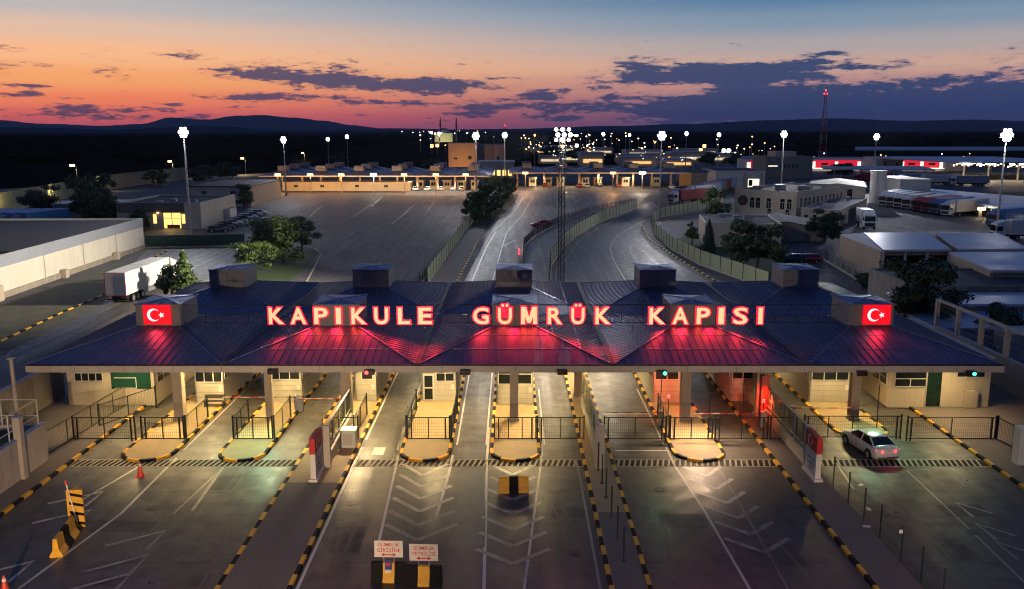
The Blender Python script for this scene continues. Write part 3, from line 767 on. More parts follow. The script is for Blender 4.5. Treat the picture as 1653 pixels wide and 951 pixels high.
mesh_gate('black mesh gate on the first short island by the pink column', (-25.5, YG), (-22.6, YG), posts=3)
mesh_gate('black mesh gate on the second short island with the green sheen', (-19.2, YG), (-16.5, YG), posts=3)
mesh_gate('black mesh gate between the left flag pylon wall and its kerb', (-12.3, YG), (-10.6, YG), posts=2, double=False)
mesh_gate('black mesh gate on the short island of the glazed door booth', (-7.2, YG), (-4.3, YG), posts=3)
mesh_gate('black mesh gate on the short island with the central column', (-1.2, YG), (1.65, YG), posts=4)
mesh_gate('black mesh gate closing the lane right of the central column', (1.75, YG), (4.95, YG), posts=3)
mesh_gate('black mesh gate closing the lane below the red and white boom', (6.35, YG), (10.6, YG), posts=3, m=m_blkmetal)
mesh_gate('black mesh gate on the short island of the orange-lit booth', (10.9, YG), (13.8, YG), posts=3)
mesh_gate('black mesh gate closing the lane left of the red lit pillar', (14.0, YG), (17.6, YG), posts=3)
mesh_gate('black mesh gate between the red lit pillar and the glass wall', (17.8, YG), (19.6, YG), posts=2, double=False)
mesh_gate('black mesh gate ahead of the white car', (20.2, YG + .3), (26.9, YG + .3), posts=5)
mesh_gate('black mesh gate across the far right lane, right of the white car', (27.2, YG), (33.3, YG), posts=3)
for lab, p, q in (('short mesh wing running back from the first short island gate', (-22.5, 57.9), (-22.5, 62.3)), ('short mesh wing running back from the second short island gate', (-16.4, 57.9), (-16.4, 62.4)), ('short mesh wing left of the second short island gate', (-19.2, 57.9), (-19.2, 61.4)),
                  ('tall green mesh wing beside the glazed door booth island', (-4.2, 57.9), (-4.15, 64)), ('low mesh wing left of the glazed door booth island', (-7.3, 57.9), (-7.25, 64)), ('green mesh wing on the orange-lit booth island', (10.85, 57.9), (10.9, 63)),
                  ('mesh wing behind the wall pylon by the pale yellow booth', (-10.9, 57.9), (-10.85, 63))):
    mesh_gate(lab, p, q, posts=3, grp='mesh wings running back from the gates', m=m_dkgreen, double=False)
mesh_gate('long green wire fence on the left pavement before the end office', (-30.6, 54.3), (-29.8, 66.5), posts=5, grp='mesh wings running back from the gates', m=m_dkgreen, double=False)
mesh_gate('green wire fence turning towards the left end office', (-29.7, 60.5), (-27.4, 65.0), posts=3, grp='mesh wings running back from the gates', m=m_dkgreen, double=False)
mesh_gate('green wire fence on the right pavement behind the gate pillar', (33.4, 57.8), (33.9, 54.0), posts=3, grp='mesh wings running back from the gates', m=m_dkgreen, double=False)

# walls with glass screens on the long islands
def screen_wall(label, X, y0, y1, H=2.5, slab=True, n=4, lowh=.75):
    t = thing('screen_wall', label, 'screen wall', (X, y0, .14))
    w = MB(); w.box(-.16, .16, 0, y1 - y0, 0, lowh); w.build('low_wall', m_cream, t, bevel=.02)
    if slab:
        w = MB(); w.box(-.3, .3, -.32, -.002, 0, H + .25); w.build('end_slab', m_fascia, t, bevel=.02)
    for k in range(n + 1):
        y = .05 + (y1 - y0 - .1) * k / n
        p = MB(); p.box(-.05, .05, y - .05, y + .05, lowh, H); p.build('post', m_frame, t)
    r = MB(); r.box(-.06, .06, .1, y1 - y0 - .1, H, H + .07); r.box(-.04, .04, .1, y1 - y0 - .1, lowh + .3, lowh + .35); r.build('rail', m_frame, t)
    g = MB(); g.box(-.012, .012, .1, y1 - y0 - .1, lowh + .01, H - .01); g.build('glass_panel', g_fence, t)
    return t
screen_wall('glass screen on a low wall behind the left flag pylon', -11.75, 52.9, 61.3)
screen_wall('glass screen with a dark end slab on the narrow central island', 5.5, 52.6, 67.4, H=2.6, n=6)
screen_wall('glass screen on a low wall behind the right flag pylon', 18.75, 53.0, 68.5, n=6)
b = MB(); b.box(-.5, .5, -.45, .45, 0, 1.15, 0); b.box(-.52, .52, -.47, .47, 1.15, 1.22, 0); b.box(.504, .512, -.3, .3, .2, 1.0, 1); b.box(-.3, .3, -.46, -.452, .2, 1.0, 1)
tag(b.build('utility_cabinet', [m_frame, m_cream], loc=(-11.0, 56.5, .14), bevel=.02), 'small white utility cabinet beside the left glass screen', 'cabinet')

# flag pylons
def pylon(label, X, side):
    t = thing('flag_pylon', label, 'sign', (X, 51.35, .14))
    b = MB(); b.box(-.28, .28, -1.15, 1.15, 0, .16); b.build('plinth', m_signw, t, bevel=.02)
    b = MB(); b.box(-.17, .17, -.98, .98, .16, 1.72); b.build('lower_panel', m_signw, t, bevel=.01)
    b = MB(); b.box(-.172, .172, -.985, .985, 1.722, 2.72); f = b.build('flag_panel', m_redflag, t, bevel=.01)
    # on the face turned to the lanes: x axis of the artwork runs along +-y
    rot = Matrix(((0, 0, side, 0), (side, 0, 0, 0), (0, 1, 0, 0), (0, 0, 0, 1)))
    F4 = Matrix.Translation((side * .176, -.1 * side, 2.22)) @ rot; e = MB(); crescent(e, F4, .72, 0, star=False); e.build('crescent', m_signw, f)
    e = MB(); crescent(e, F4, .72, 0, moon=False); e.build('star', m_signw, f)
    x = MB(); M4 = Matrix.Translation((side * .174, 0, 0)) @ rot
    for k, s in enumerate(('T.C.', 'KAPIKULE', 'GÜMRÜK', 'KAPISI')):
        add_text(x, s, .30 if k else .24, M4 @ Matrix.Translation((0, 1.38 - k * .33, 0)), 0, .004)
    x.build('lettering', m_ink, t)
    return t
pylon('red flag pylon with a white lower panel at the left long island', -12.05, 1)
pylon('red flag pylon with a white lower panel near the white car', 18.55, -1)

# jersey barriers
def jersey(label, loc, rotz, pattern, L=2.0, H=.95, grp='yellow and black traffic barriers'):
    t = thing('traffic_barrier', label, 'barrier', loc, rotz, grp)
    prof = [(-.32, 0), (.32, 0), (.32, .12), (.16, .38), (.1, H), (-.1, H), (-.16, .38), (-.32, .12)]
    x = -L / 2; tot = sum(w for w, _ in pattern)
    for w, c in pattern:
        x1 = x + w / tot * L
        b = MB(); b.loft([[(xx, y, z) for y, z in prof] for xx in (x, x1 - .004)])
        b.build('yellow_block' if c else 'black_block', m_yel if c else m_kblk, t, bevel=.02); x = x1
    return t
YBY = [(1, 1), (.9, 0), (1, 1)]; BYB = [(1, 0), (1, 1), (1, 0)]
jersey('yellow barrier with one black band standing in the central chevrons', (.1, 49.2, .0), R(4), YBY, 1.75)
def board_sign(label, X, Y, lines, side):
    t = jersey(label, (X, Y, 0), R(-2), BYB, 1.7)
    p = MB(); p.tube((-.25, 0, .95), (-.25, 0, 1.3), .03, 6); p.tube((.25, 0, .95), (.25, 0, 1.3), .03, 6); p.build('sign_post', m_galv, t)
    bz = 1.62
    p = MB(); p.box(-.68, .68, -.04, -.012, bz - .42, bz + .42); bo = p.build('sign_board', m_signw, t, bevel=.008)
    x = MB(); F = Matrix.Translation((0, -.044, 0)) @ Matrix.Rotation(PI / 2, 4, 'X')
    for k, s in enumerate(lines): add_text(x, s, .25, F @ Matrix.Translation((0, bz + .14 - .28 * k, 0)), 0, .003)
    zc = bz - .29
    x.face([F @ Vector(p_) for p_ in ((-.22, zc - .03, 0), (.22, zc - .03, 0), (.22, zc + .03, 0), (-.22, zc + .03, 0))])
    for s in (-1, 1): x.face([F @ Vector(p_) for p_ in ((s * .36, zc, 0), (s * .2, zc - .1, 0), (s * .2, zc + .1, 0))])
    x.build('lettering', m_red, bo)
    return t
t = board_sign('black and yellow barrier with a white GÜMRÜK board and a blue sticker', -5.85, 38.75, ('GÜMRÜK', 'GİRİŞİNE'), 1)
p = MB(); p.box(-.16, .16, -.2, -.17, .66, 1.1, 0); p.box(-.15, .15, -.24, -.2, .5, .655, 1); p.box(-.1, .1, -.21, -.2, .86, 1.0, 2); p.build('sticker', [mat('sticker_blue', (.03, .05, .22), .4), m_signw, m_red], t)
board_sign('black and yellow barrier with a white GÜMRÜK board but no sticker', -4.15, 38.4, ('GÜMRÜK', 'YETKİLİSİ'), 1)
jersey('low yellow barrier with a black middle on the left chevrons', (-23.1, 42.3, 0), R(99), YBY, 2.7, 1.0)
t = thing('traffic_barrier', 'yellow barrier standing on its end with slanting black stripes and a pole', 'barrier', (-23.55, 44.7, 0), R(8), 'yellow and black traffic barriers')
b = MB(); pf = [(-.42, -.3), (.42, -.3), (.42, -.18), (.16, -.06), (.16, .3), (-.16, .3), (-.16, -.06), (-.42, -.18)]
b.loft([[(x, y, 0) for x, y in pf], [(x, y, 2.15) for x, y in pf]]); b.build('yellow_block', m_yel, t, bevel=.02)
p = MB()
for k in range(4):
    z = .12 + k * .52; p.loft([[(-.3, -.305, z + .18), (.424, -.305, z), (.424, -.305, z + .16), (-.3, -.305, z + .34)], [(-.3, -.29, z + .18), (.424, -.29, z), (.424, -.29, z + .16), (-.3, -.29, z + .34)]])
p.build('stripe_panel', m_kblk, t)
p = MB(); p.tube((.05, -.36, .3), (-.32, -.36, 2.5), .035, 6, 0); p.tube((-.32, -.36, 2.5), (-.36, -.36, 2.75), .07, 6, 1); p.build('marker_pole', [m_signw, m_red], t)
# cones
def cone(label, loc):
    t = thing('traffic_cone', label, 'cone', loc)
    b = MB(); b.box(-.3, .3, -.3, .3, 0, .05); b.build('base', m_red, t, bevel=.01)
    b = MB(); b.tube((0, 0, .05), (0, 0, .95), .21, 16, 0, .04); b.build('cone_body', mat('cone_red', (.6, .05, .02), .45), t, smooth=False)
    b = MB(); b.tube((0, 0, .68), (0, 0, .82), .1, 16, 0, .074); b.build('reflective_band', m_signw, t)
cone('red traffic cone standing alone on the left lane', at(227, 769)); cone('red and white traffic cone cut by the bottom left corner', at(9, 960))

# boom barriers
def boom(label, X, Y, L, z=1.05, up=False, ang=0.):
    t = thing('boom_barrier', label, 'boom barrier', (X, Y, .1), ang, 'red and white boom barriers')
    b = MB(); b.box(-.18, .18, -.18, .18, 0, 1.15); b.build('cabinet', m_galv, t, bevel=.02)
    a = MB(); n = 8
    for k in range(n):
        x0, x1 = L * k / n, L * (k + 1) / n
        if up: a.tube((.1, -.2, z + x0), (.1, -.2, z + x1), .05, 6, k % 2)
        else: a.tube((x0, -.24, z), (x1, -.24, z), .036, 6, k % 2)
    a.build('boom_arm', [mat('boom_red', (.3, .02, .02), .6), mat('boom_white', (.36, .3, .25), .6)], t)
boom('lowered boom across the second lane from the left', -16.4, 64.4, -3.0 - 2.6)
boom('lowered boom left of the big pylon wall, tip by the fence', -16.0, 64.0, 3.4)
boom('lowered boom glowing red in the lane right of the central screen', 10.75, 60.7, -4.1)
boom('lowered boom before the orange-lit booth and the red pillar', 18.0, 60.5, -5.0)
boom('lowered boom across the lane behind the white car', 20.5, 61.8, 5.2)
boom('raised boom beside the red lit pillar', 19.9, 66.5, 3.0, up=True)
# red lit pillar, signals, bench
b = MB(); b.box(-.3, .3, -.12, .12, 0, 3.3); tag(b.build('signal_pillar', mat('pillar_lit_red', (.62, .10, .07), .6), loc=(18.6, 62.2, .14), bevel=.02), 'pillar glowing red beside the right glass screen', 'pillar')  # the red light on the pillar is put into its colour
def signal(label, X, Y, Z, on, hang=True):
    t = thing('traffic_signal', label, 'traffic light', (X, Y, Z), 0, 'traffic signals on the canopy edge')
    b = MB(); b.box(-.34, .34, -.1, .1, -.17, .17); b.build('housing', m_blkmetal, t, bevel=.02)
    for k, c in ((-.17, 'r'), (.17, 'g')):
        b = MB(); b.tube((k, -.14, 0), (k, -.1, 0), .12, 14); 
        b.build('lens', (E_rd if c == 'r' else E_gr) if on == c else mat('dead_lens', (.05, .006, .006), .3), t)
    b = MB(); b.box(-.04, .04, .1, .5, -.03, .03); b.build('bracket', m_blkmetal, t)
    if on:
        spot((0, -.25, 0), (0, -3, -1.2), 60 if on == 'r' else 45, (1, .02, .02) if on == 'r' else (.1, 1., .5), .12, 160, .5, t)
for lab, px, py, on in (('lit red signal above the narrow pale yellow booth', 596, 601, 'r'), ('unlit signal left of the central lanes, at the third gutter', 751, 601, ''), ('unlit signal at the canopy edge right of the central column', 908, 601, ''), ('lit green signal above the orange-lit booth', 1069, 602, 'g'), ('unlit signal above the pillar by the white car', 1392, 603, ''), ('lit green signal above the right end office', 1568, 603, 'g'), ('unlit signal above the first boom lane', 440, 600, '')):
    Y = 57.0; signal(lab, xat(px, Y, 5.2), Y, zat(Y, py), on)
t = thing('bench', 'wooden bench in front of the booth by the left column', 'bench', (-22.9, 65.0, .14))
b = MB(); b.box(-.8, .8, -.22, .22, .42, .47); b.build('seat', m_bark, t)
b = MB(); b.box(-.8, .8, .2, .25, .6, .9); b.build('backrest', m_bark, t)
for x in (-.7, .7):
    b = MB(); b.box(x - .04, x + .04, -.2, .24, 0, .42); b.box(x - .04, x + .04, .19, .25, .47, .6); b.build('leg', m_dksteel, t)
# slim posts
def post(name, label, cat, loc, h, r=.045, m=m_dkgreen, grp=None):
    b = MB(); b.tube((0, 0, 0), (0, 0, h), r, 8); b.tube((0, 0, h), (0, 0, h + .05), r * 1.25, 8); b.box(-.1, .1, -.1, .1, 0, .02)
    return tag(b.build(name, m, loc=loc), label, cat, grp)
ys = [52.2, 50.1, 48.0, 45.4, 42.8, 40.4]
for k, y in enumerate(ys):
    post('fence_post', ('nearest to the dark end slab', 'second from the end slab', 'third from the end slab', 'fourth from the end slab', 'fifth from the end slab', 'nearest to the camera')[k] + ', bare green post on the narrow central island', 'fence post', (5.42 + .02 * k, y, .14), 1.75, grp='bare fence posts on the central island')
pr = [(1341, 788), (1365, 815), (1392, 843), (1421, 872), (1452, 910), (1489, 946), (1532, 985)]
for k, (px, py) in enumerate(pr):
    q = at(px, py)
    post('fence_post', ('bare green post just right of the right flag pylon', 'second bare post from the right flag pylon', 'third bare post from the right flag pylon', 'fourth bare post from the right flag pylon', 'bare post carrying a small white tag on the right island', 'sixth bare post from the right flag pylon', 'bare post cut by the bottom edge on the right island')[k], 'fence post', (19.25, q.y, .0), 1.95, grp='bare fence posts on the right island')
b = MB(); b.box(-.18, .0, -.02, .0, 1.65, 1.83); tag(b.build('post_tag', m_signw, loc=(19.2, at(1452, 910).y - .06, 0)), 'small white tag fixed to a bare fence post on the right', 'tag')
# rail fence wires between those posts
b = MB(); 
for z in (.5, 1.2, 1.75): b.tube((19.25, 36.5, z), (19.25, 49.7, z), .008, 4)
y_ = 36.5
while y_ < 49.7: b.box(19.247, 19.253, y_, y_ + .006, .1, 1.75); y_ += .12
tag(b.build('fence_wire', m_dkgreen), 'thin wires strung between the bare posts of the right island', 'wire')
for lab, x, y, h in (('thin dark pole left of the pylon wall', -13.0, 57.6, 1.5), ('tall dark pole by the boom tip', -13.1, 65.5, 3.3), ('tall dark pole before the second booth', -18.2, 63.4, 4.2), ('dark pole with a sensor head in the orange lane', 11.1, 63.0, 3.1), ('dark pole on the orange-lit island', 14.3, 61.0, 2.2), ('dark pole before the booth by the red pillar', 17.4, 63.5, 2.6), ('dark pole standing on the lane left of the right office', 26.9, 62.0, 2.6)):
    post('sensor_pole', lab, 'pole', (x, y, .12), h, .04, m_dksteel)
# side walls
def wall(name, label, p, q, H, th=.25, m=m_pinkw, joints=2.6, cap=True, z0=0):
    a = Vector((p[0], p[1], 0)); d = Vector((q[0], q[1], 0)) - a; L = d.length
    t = thing(name, label, 'wall', (a.x, a.y, z0), math.atan2(d.y, d.x))
    b = MB(); n = max(1, round(L / joints))
    for k in range(n): b.box(L * k / n + .012, L * (k + 1) / n - .012, -th / 2, th / 2, 0, H)
    b.box(.02, L - .02, -th / 2 + .03, th / 2 - .03, 0, H - .02)
    b.build('wall_panel', m, t, bevel=.012)
    if cap:
        b = MB(); b.box(-.03, L + .03, -th / 2 - .05, th / 2 + .05, H + .002, H + .09); b.build('coping', m_band, t)
    return t
wall('retaining_wall', 'pink concrete retaining wall at the left edge with a planter behind', (-30.1, 33), (-30.1, 54), 2.6)
wall('retaining_wall', 'short return of the pink retaining wall facing the gate', (-30.25, 53.87), (-35.2, 53.87), 2.55, cap=False)
sheet('planter_soil', [(-35, 33), (-30.25, 33), (-30.25, 53.7), (-35, 53.7)], 2.2, m_grass)
wall('boundary_wall', 'stained concrete boundary wall beside the left end office', (-36.0, 33), (-36.0, 68), 3.0, m=m_concw, joints=1.9)
t = thing('planter_railing', 'thin pale railing round the planter on the left wall', 'railing', (-30.2, 34, 2.69))
b = MB()
for z in (.55, 1.6): b.beam((0, 0, z), (0, 19.6, z), .05, .05); b.beam((0, 19.6, z), (-4.6, 19.6, z), .05, .05)
b.build('rail', m_frame, t)
for k in range(7):
    b = MB(); b.box(-.03, .03, k * 3.266 - .03, k * 3.266 + .03, 0, 1.62); b.build('post', m_frame, t)
for k in range(1, 3):
    b = MB(); b.box(-2.3 * k - .03, -2.3 * k + .03, 19.57, 19.63, -.1, 1.62); b.build('post', m_frame, t)
b = MB(); b.box(-.22, .22, -.22, .22, 0, 4.0, 0); b.box(-.25, .25, -.25, .25, 4.0, 4.1, 1); tag(b.build('concrete_pillar', [m_fascia, m_band], loc=(-29.95, 50.9, 0), bevel=.02), 'square concrete pillar rising through the pink wall', 'pillar')
b = MB(); b.tube((0, 0, 0), (0, 0, 5.9), .13, 10); b.box(-.2, .2, -.2, .2, 5.9, 6.0); tag(b.build('concrete_pole', m_fascia, loc=(-33.8, 57.5, 0)), 'slim concrete pole in front of the stained boundary wall', 'pole')
# right side
wall('boundary_wall', 'tall concrete retaining wall right of the right end office', (40.5, 50), (40.5, 82), 2.7, m=m_concw, joints=3.5)
t = thing('wall_fence', 'concrete posts and beams with wire mesh on the right retaining wall', 'fence', (40.5, 50, 2.8))
for k in range(9):
    b = MB(); b.box(-.18, .18, k * 4 - .18, k * 4 + .18, 0, 2.3); b.build('post', m_beige, t, bevel=.02)
b = MB(); b.beam((0, -.1, 2.42), (0, 32.1, 2.42), .3, .22); b.build('top_beam', m_beige, t)
b = MB()
for k in range(65): b.box(-.006, .006, k * .5, k * .5 + .012, 0, 2.3)
for z in (.5, 1.0, 1.5, 2.0): b.box(-.008, .008, 0, 32, z, z + .014)
b.build('wire_mesh', m_galv, t)
b = MB(); b.box(-.3, .3, -.35, .35, 0, 2.5); tag(b.build('gate_pillar', m_whitewall, loc=(32.4, 53.3, .1), bevel=.03), 'white rendered gate pillar at the right edge', 'pillar')
t = thing('sliding_gate', 'dark panelled sliding gate right of the white pillar', 'gate', (32.9, 53.5, .1))
b = MB(); b.box(0, 6, -.06, .06, .1, 1.2); b.build('gate_panel', m_dksteel, t)
b = MB(); b.box(0, 6, -.05, .05, 1.2, 1.26); b.box(0, 6, -.05, .05, 2.3, 2.36); b.build('gate_frame', m_galv, t)
b = MB(); b.box(.02, 5.98, -.01, .01, 1.26, 2.3); b.build('gate_glass', g_fence, t)
for x, y in ((36.2, 58.5), (37.6, 57.8)):
    b = MB(); b.tube((0, 0, 0), (0, 0, .22), .38, 14, 0); b.tube((0, 0, .22), (0, 0, .44), .38, 14, 0); tag(b.build('tyre_pile', m_tyre, loc=(x, y, .14)), 'low black tyres lying %s the right office' % ('in front of' if x < 37 else 'near the wall right of'), 'tyres')
# litter on the lanes
for k, (px, py) in enumerate(((1399, 850), (1389, 783), (1402, 822))):
    b = MB(); b.face([(-.22, -.1, 0), (.2, -.14, 0), (.24, .1, .02), (-.18, .12, .03)])
    tag(b.build('paper_scrap', m_signw, loc=at(px, py, .15 if k == 0 else .03), rotz=k * .7), ('crumpled paper scrap by the third bare post on the right', 'paper scrap on the lane near the white car', 'tiny paper scrap beyond the bare posts')[k], 'litter')

# ------------------------------------------------------------------ lamps under the canopy
LAMPS = [(-24.0, 60.2, 1.5, (1., .70, .30)), (-17.6, 60.0, 1.9, (.62, 1., .58)), (-11.4, 60.0, 2.5, (1., .72, .38)), (-5.7, 60.0, 1.3, (1., .70, .28)), (.2, 60, 1.3, (1., .70, .30)), (13.4, 60.0, 4.2, (1., .68, .42)), (26.0, 60.4, 1.3, (.55, 1., .58)), (31.5, 61, .3, (1., .78, .5)), (-30.5, 60.5, .55, (1., .68, .36))]
for k, (x, y, p, c) in enumerate(LAMPS):
    t = thing('canopy_lamp', 'canopy floodlight under the front eave ' + ('above the bench column', 'over the second short island', 'over the pale yellow booth lane', 'over the awning booth island', 'over the central column island', 'over the orange-lit booth island', 'over the white car', 'over the right end office', 'over the left end office')[k], 'lamp', (x, y, 4.72), 0, 'floodlights under the canopy edge')
    b = MB(); b.box(-.3, .3, -.12, .12, -.02, .3); b.build('housing', m_blkmetal, t)
    b = MB(); b.box(-.26, .26, -.135, -.121, .02, .26); b.build('lamp_glass', E_canopy, t)
    spot((0, -.3, .05), (0, -2.4, -4.2), 1250 * p, c, .22, 100, .95, t)
BACK = [(-29.0, 63.4, .8), (-22.6, 63.6, 1.3), (-17, 63.8, 1.0), (-11.2, 64.2, 1.1), (-5.6, 63.8, 1.1), (.9, 63.2, 1.1), (5.6, 72, 1.2), (12.2, 63.6, .3), (24.8, 63.6, .9), (32.5, 62.8, .7), (-2.6, 78, .9), (8.6, 80, 1.5), (2.8, 80, 1.3), (-8.6, 78, .5), (-14.8, 78, .5), (-26.3, 76, .8), (21, 76, .7), (28.6, 76, .8)]
for k, (x, y, p) in enumerate(BACK):
    t = thing('soffit_lamp', 'warm soffit lamp under the canopy ' + ('by the left end office', 'before the bench booth', 'before the second booth', 'before the pale yellow booth', 'before the awning booth', 'before the central booth', 'over the narrow central island', 'before the orange-lit booth', 'before the booth near the car', 'before the right end office', 'deep in the lane left of centre', 'deep in the lane by the glass screen', 'deep in the lane right of the central column', 'deep in the lane by the awning booth', 'deep in the lane by the boom', 'deep in the far left lane', 'deep in the lane by the red pillar', 'deep in the far right lane')[k], 'lamp', (x, y, 5.08), 0, 'lamps on the canopy soffit')
    b = MB(); b.box(-.22, .22, -.22, .22, -.1, 0); b.build('lamp_housing', m_frame, t)
    b = MB(); b.box(-.18, .18, -.18, .18, -.115, -.101); b.build('lamp_glass', E_canopy, t)
    spot((0, 0, -.2), (0, -.9, -4), 2300 * p, (1., .74, .34) if k not in (10, 11, 12) else (1., .82, .55), .2, 160, .8, t)
# the red beacons that wash the right booths
for lab, x, y, z, w in (('red beacon by the red lit pillar', 18.15, 60.9, 1.9, 420), ('red beacon on the orange-lit booth island', 11.6, 62.6, 1.7, 560)):
    t = thing('red_beacon', lab, 'beacon', (x, y, z))
    b = MB(); b.tube((0, 0, -z + .14), (0, 0, -.12), .035, 8); b.build('pole', m_dksteel, t)
    b = MB(); b.tube((0, 0, -.12), (0, 0, .1), .09, 10); b.build('beacon_lens', E_rd, t)
    spot((.0, 0, .2), (.6 if x > 15 else -.1, 1.2 if x < 15 else .8, -1.2), w, (1, .06, .02), .1, 170, .4, t)
# ------------------------------------------------------------------ vehicles
def wheel(par, x, y, r, w, detail=True):
    s = 1 if x > 0 else -1
    b = MB(); b.tube((x - s * w, y, r), (x, y, r), r, 20 if detail else 12)
    o = b.build('wheel', m_tyre, par)
    b = MB(); b.tube((x - s * .02, y, r), (x + s * .012, y, r), r * .62, 16 if detail else 10)
    if detail:
        for k in range(5):
            a = 2 * PI * k / 5; b.beam((x + s * .02, y, r), (x + s * .02, y + math.cos(a) * r * .58, r + math.sin(a) * r * .58), .02, .07)
    b.build('rim', m_rim, o)
def carpaint(name, col): return mat('car_paint_' + name, col, .28, var=.03, scale=.5, spec=.6)
def car(label, col, loc, rotz, lit=False, detail=False, grp=None, hatch=False):
    t = thing('parked_car' if not lit else 'white_sedan', label, 'car', loc, rotz, grp)
    P = carpaint('_'.join('%d' % (c * 1000) for c in col), col)
    st = [(-2.30, .66, .78, .70, .42, .60, .86, .95), (-2.22, .76, .86, .78, .30, .60, .94, 1.02), (-1.75, .82, .90, .83, .20, .60, .96, 1.05), (-.9, .83, .905, .85, .18, .60, .95, 1.02), (.2, .83, .905, .85, .18, .6, .93, 1.0), (1.05, .83, .90, .84, .18, .58, .91, .98), (1.6, .81, .885, .81, .22, .56, .84, .92), (2.05, .74, .84, .72, .25, .54, .73, .82), (2.27, .6, .72, .58, .3, .5, .64, .70), (2.33, .46, .58, .46, .38, .5, .58, .6)]
    rings = []
    for y, wb, wm, ws, zb, zm, zs, zt in st:
        h = [(wb * .9, zb), (wb, zb + .06), (wm, zm), (wm * .985, (zm + zs) / 2 + .02), (ws, zs), (ws * .7, zt - .012), (0, zt)]
        rings.append([(x, y, z) for x, z in h] + [(-x, y, z) for x, z in reversed(h[:-1])])
    b = MB(); b.loft(rings); b.build('body', P, t, smooth=True, bevel=0)
    g = MB(); rb, rt, fb, ft = (-1.9, -1.0, 1.25, .32) if not hatch else (-2.1, -1.65, 1.25, .35)
    zb, zt = .95, 1.43
    lo = [(-.80, rb, zb), (.80, rb, zb), (.81, fb, zb - .03), (-.81, fb, zb - .03)]; hi = [(-.60, rt, zt - .02), (.60, rt, zt - .02), (.60, ft, zt), (-.60, ft, zt)]
    for k in range(4): g.face([lo[k], lo[(k + 1) % 4], hi[(k + 1) % 4], hi[k]])
    g.build('windows', m_pane, t)
    r = MB(); rr = []
    for y, w, z in ((rt - .12, .57, zt - .07), (rt, .61, zt - .005), ((rt + ft) / 2, .62, zt + .03), (ft, .61, zt + .005), (ft + .1, .57, zt - .06)):
        rr.append([(-w, y, z - .03), (-w * .85, y, z + .015), (0, y, z + .03), (w * .85, y, z + .015), (w, y, z - .03)])
    r.loft(rr, close=False, caps=False)
    for k in range(4): r.beam(Vector(lo[k]) * 1.004, Vector(hi[k]) * 1.004, .07, .05)
    for s in (-1, 1):
        r.beam((s * .815, -.35, zb), (s * .615, -.32, zt - .02), .04, .06)
        r.beam((s * .61, rt, zt - .005), (s * .61, ft, zt), .06, .06); r.beam((s * .82, rb + .1, zb + .005), (s * .825, fb - .1, zb - .015), .04, .05)
    r.build('roof', P, t, smooth=False)
    for x in (-.87, .87):
        for y in (-1.38, 1.38):
            a = MB(); a.tube((x * 1.0, y, .34), (x * 1.043, y, .34), .395, 20); a.build('wheel_arch', m_blkmetal, t)
            wheel(t, x * 1.055, y, .325, .22, detail)
    for s in (-1, 1):
        l = MB(); l.loft([[(s * .38, -2.345, .72), (s * .84, -2.2, .74), (s * .84, -2.18, .94), (s * .40, -2.335, .92)], [(s * .40, -2.26, .74), (s * .74, -2.10, .76), (s * .76, -2.1, .92), (s * .42, -2.25, .90)]])
        l.build('tail_light', E_tail if lit else m_red, t)
        l = MB(); l.loft([[(s * .42, 2.30, .58), (s * .70, 2.13, .60), (s * .70, 2.10, .70), (s * .45, 2.24, .68)], [(s * .42, 2.2, .58), (s * .66, 2.03, .60), (s * .66, 2.02, .70), (s * .45, 2.14, .68)]])
        l.build('headlight', m_rim, t)
        m = MB(); m.loft([[(s * .86, .78, .98), (s * 1.03, .74, .99), (s * 1.03, .74, 1.11), (s * .86, .78, 1.1)], [(s * .86, .92, .98), (s * 1.0, .88, .99), (s * 1.0, .88, 1.1), (s * .86, .92, 1.09)]]); m.build('wing_mirror', P, t)
    if detail:
        p = MB(); p.box(-.26, .26, -2.335, -2.31, .66, .78, 0)
        add_text(p, '22 AB 123' if 0 else '', .09, Matrix.Identity(4), 1)
        p.build('number_plate', [m_signw, m_ink], t)
        p = MB(); p.box(-.14, .14, -1.02, -.99, 1.335, 1.36); p.build('brake_light', E_tail, t)
        p = MB(); p.box(-.7, .7, -2.30, -2.2, .36, .44); p.build('bumper_trim', m_blkmetal, t)
        for s in (-1, 1):
            for y in (-.65, .35):
                p = MB(); p.box(s * .885 - .02, s * .885 + .02, y - .1, y + .1, .80, .83); p.build('door_handle', P, t)
            p = MB()
            for y in (-.55, .55, 1.12): p.beam((s * .908, y, .25), (s * .872, y, .93), .008, .012)
            p.build('door_seams', m_blkmetal, t)
        spot((0, -2.5, .8), (0, -4, .2), 7, (1, .05, .05), .3, 150, .5, t)
    return t
q = at(1425, 738)
car('white four door sedan with red tail lamps lit, driving up to the right gate', (.62, .58, .54), (23.85, 55.9, .0), R(9), True, True)

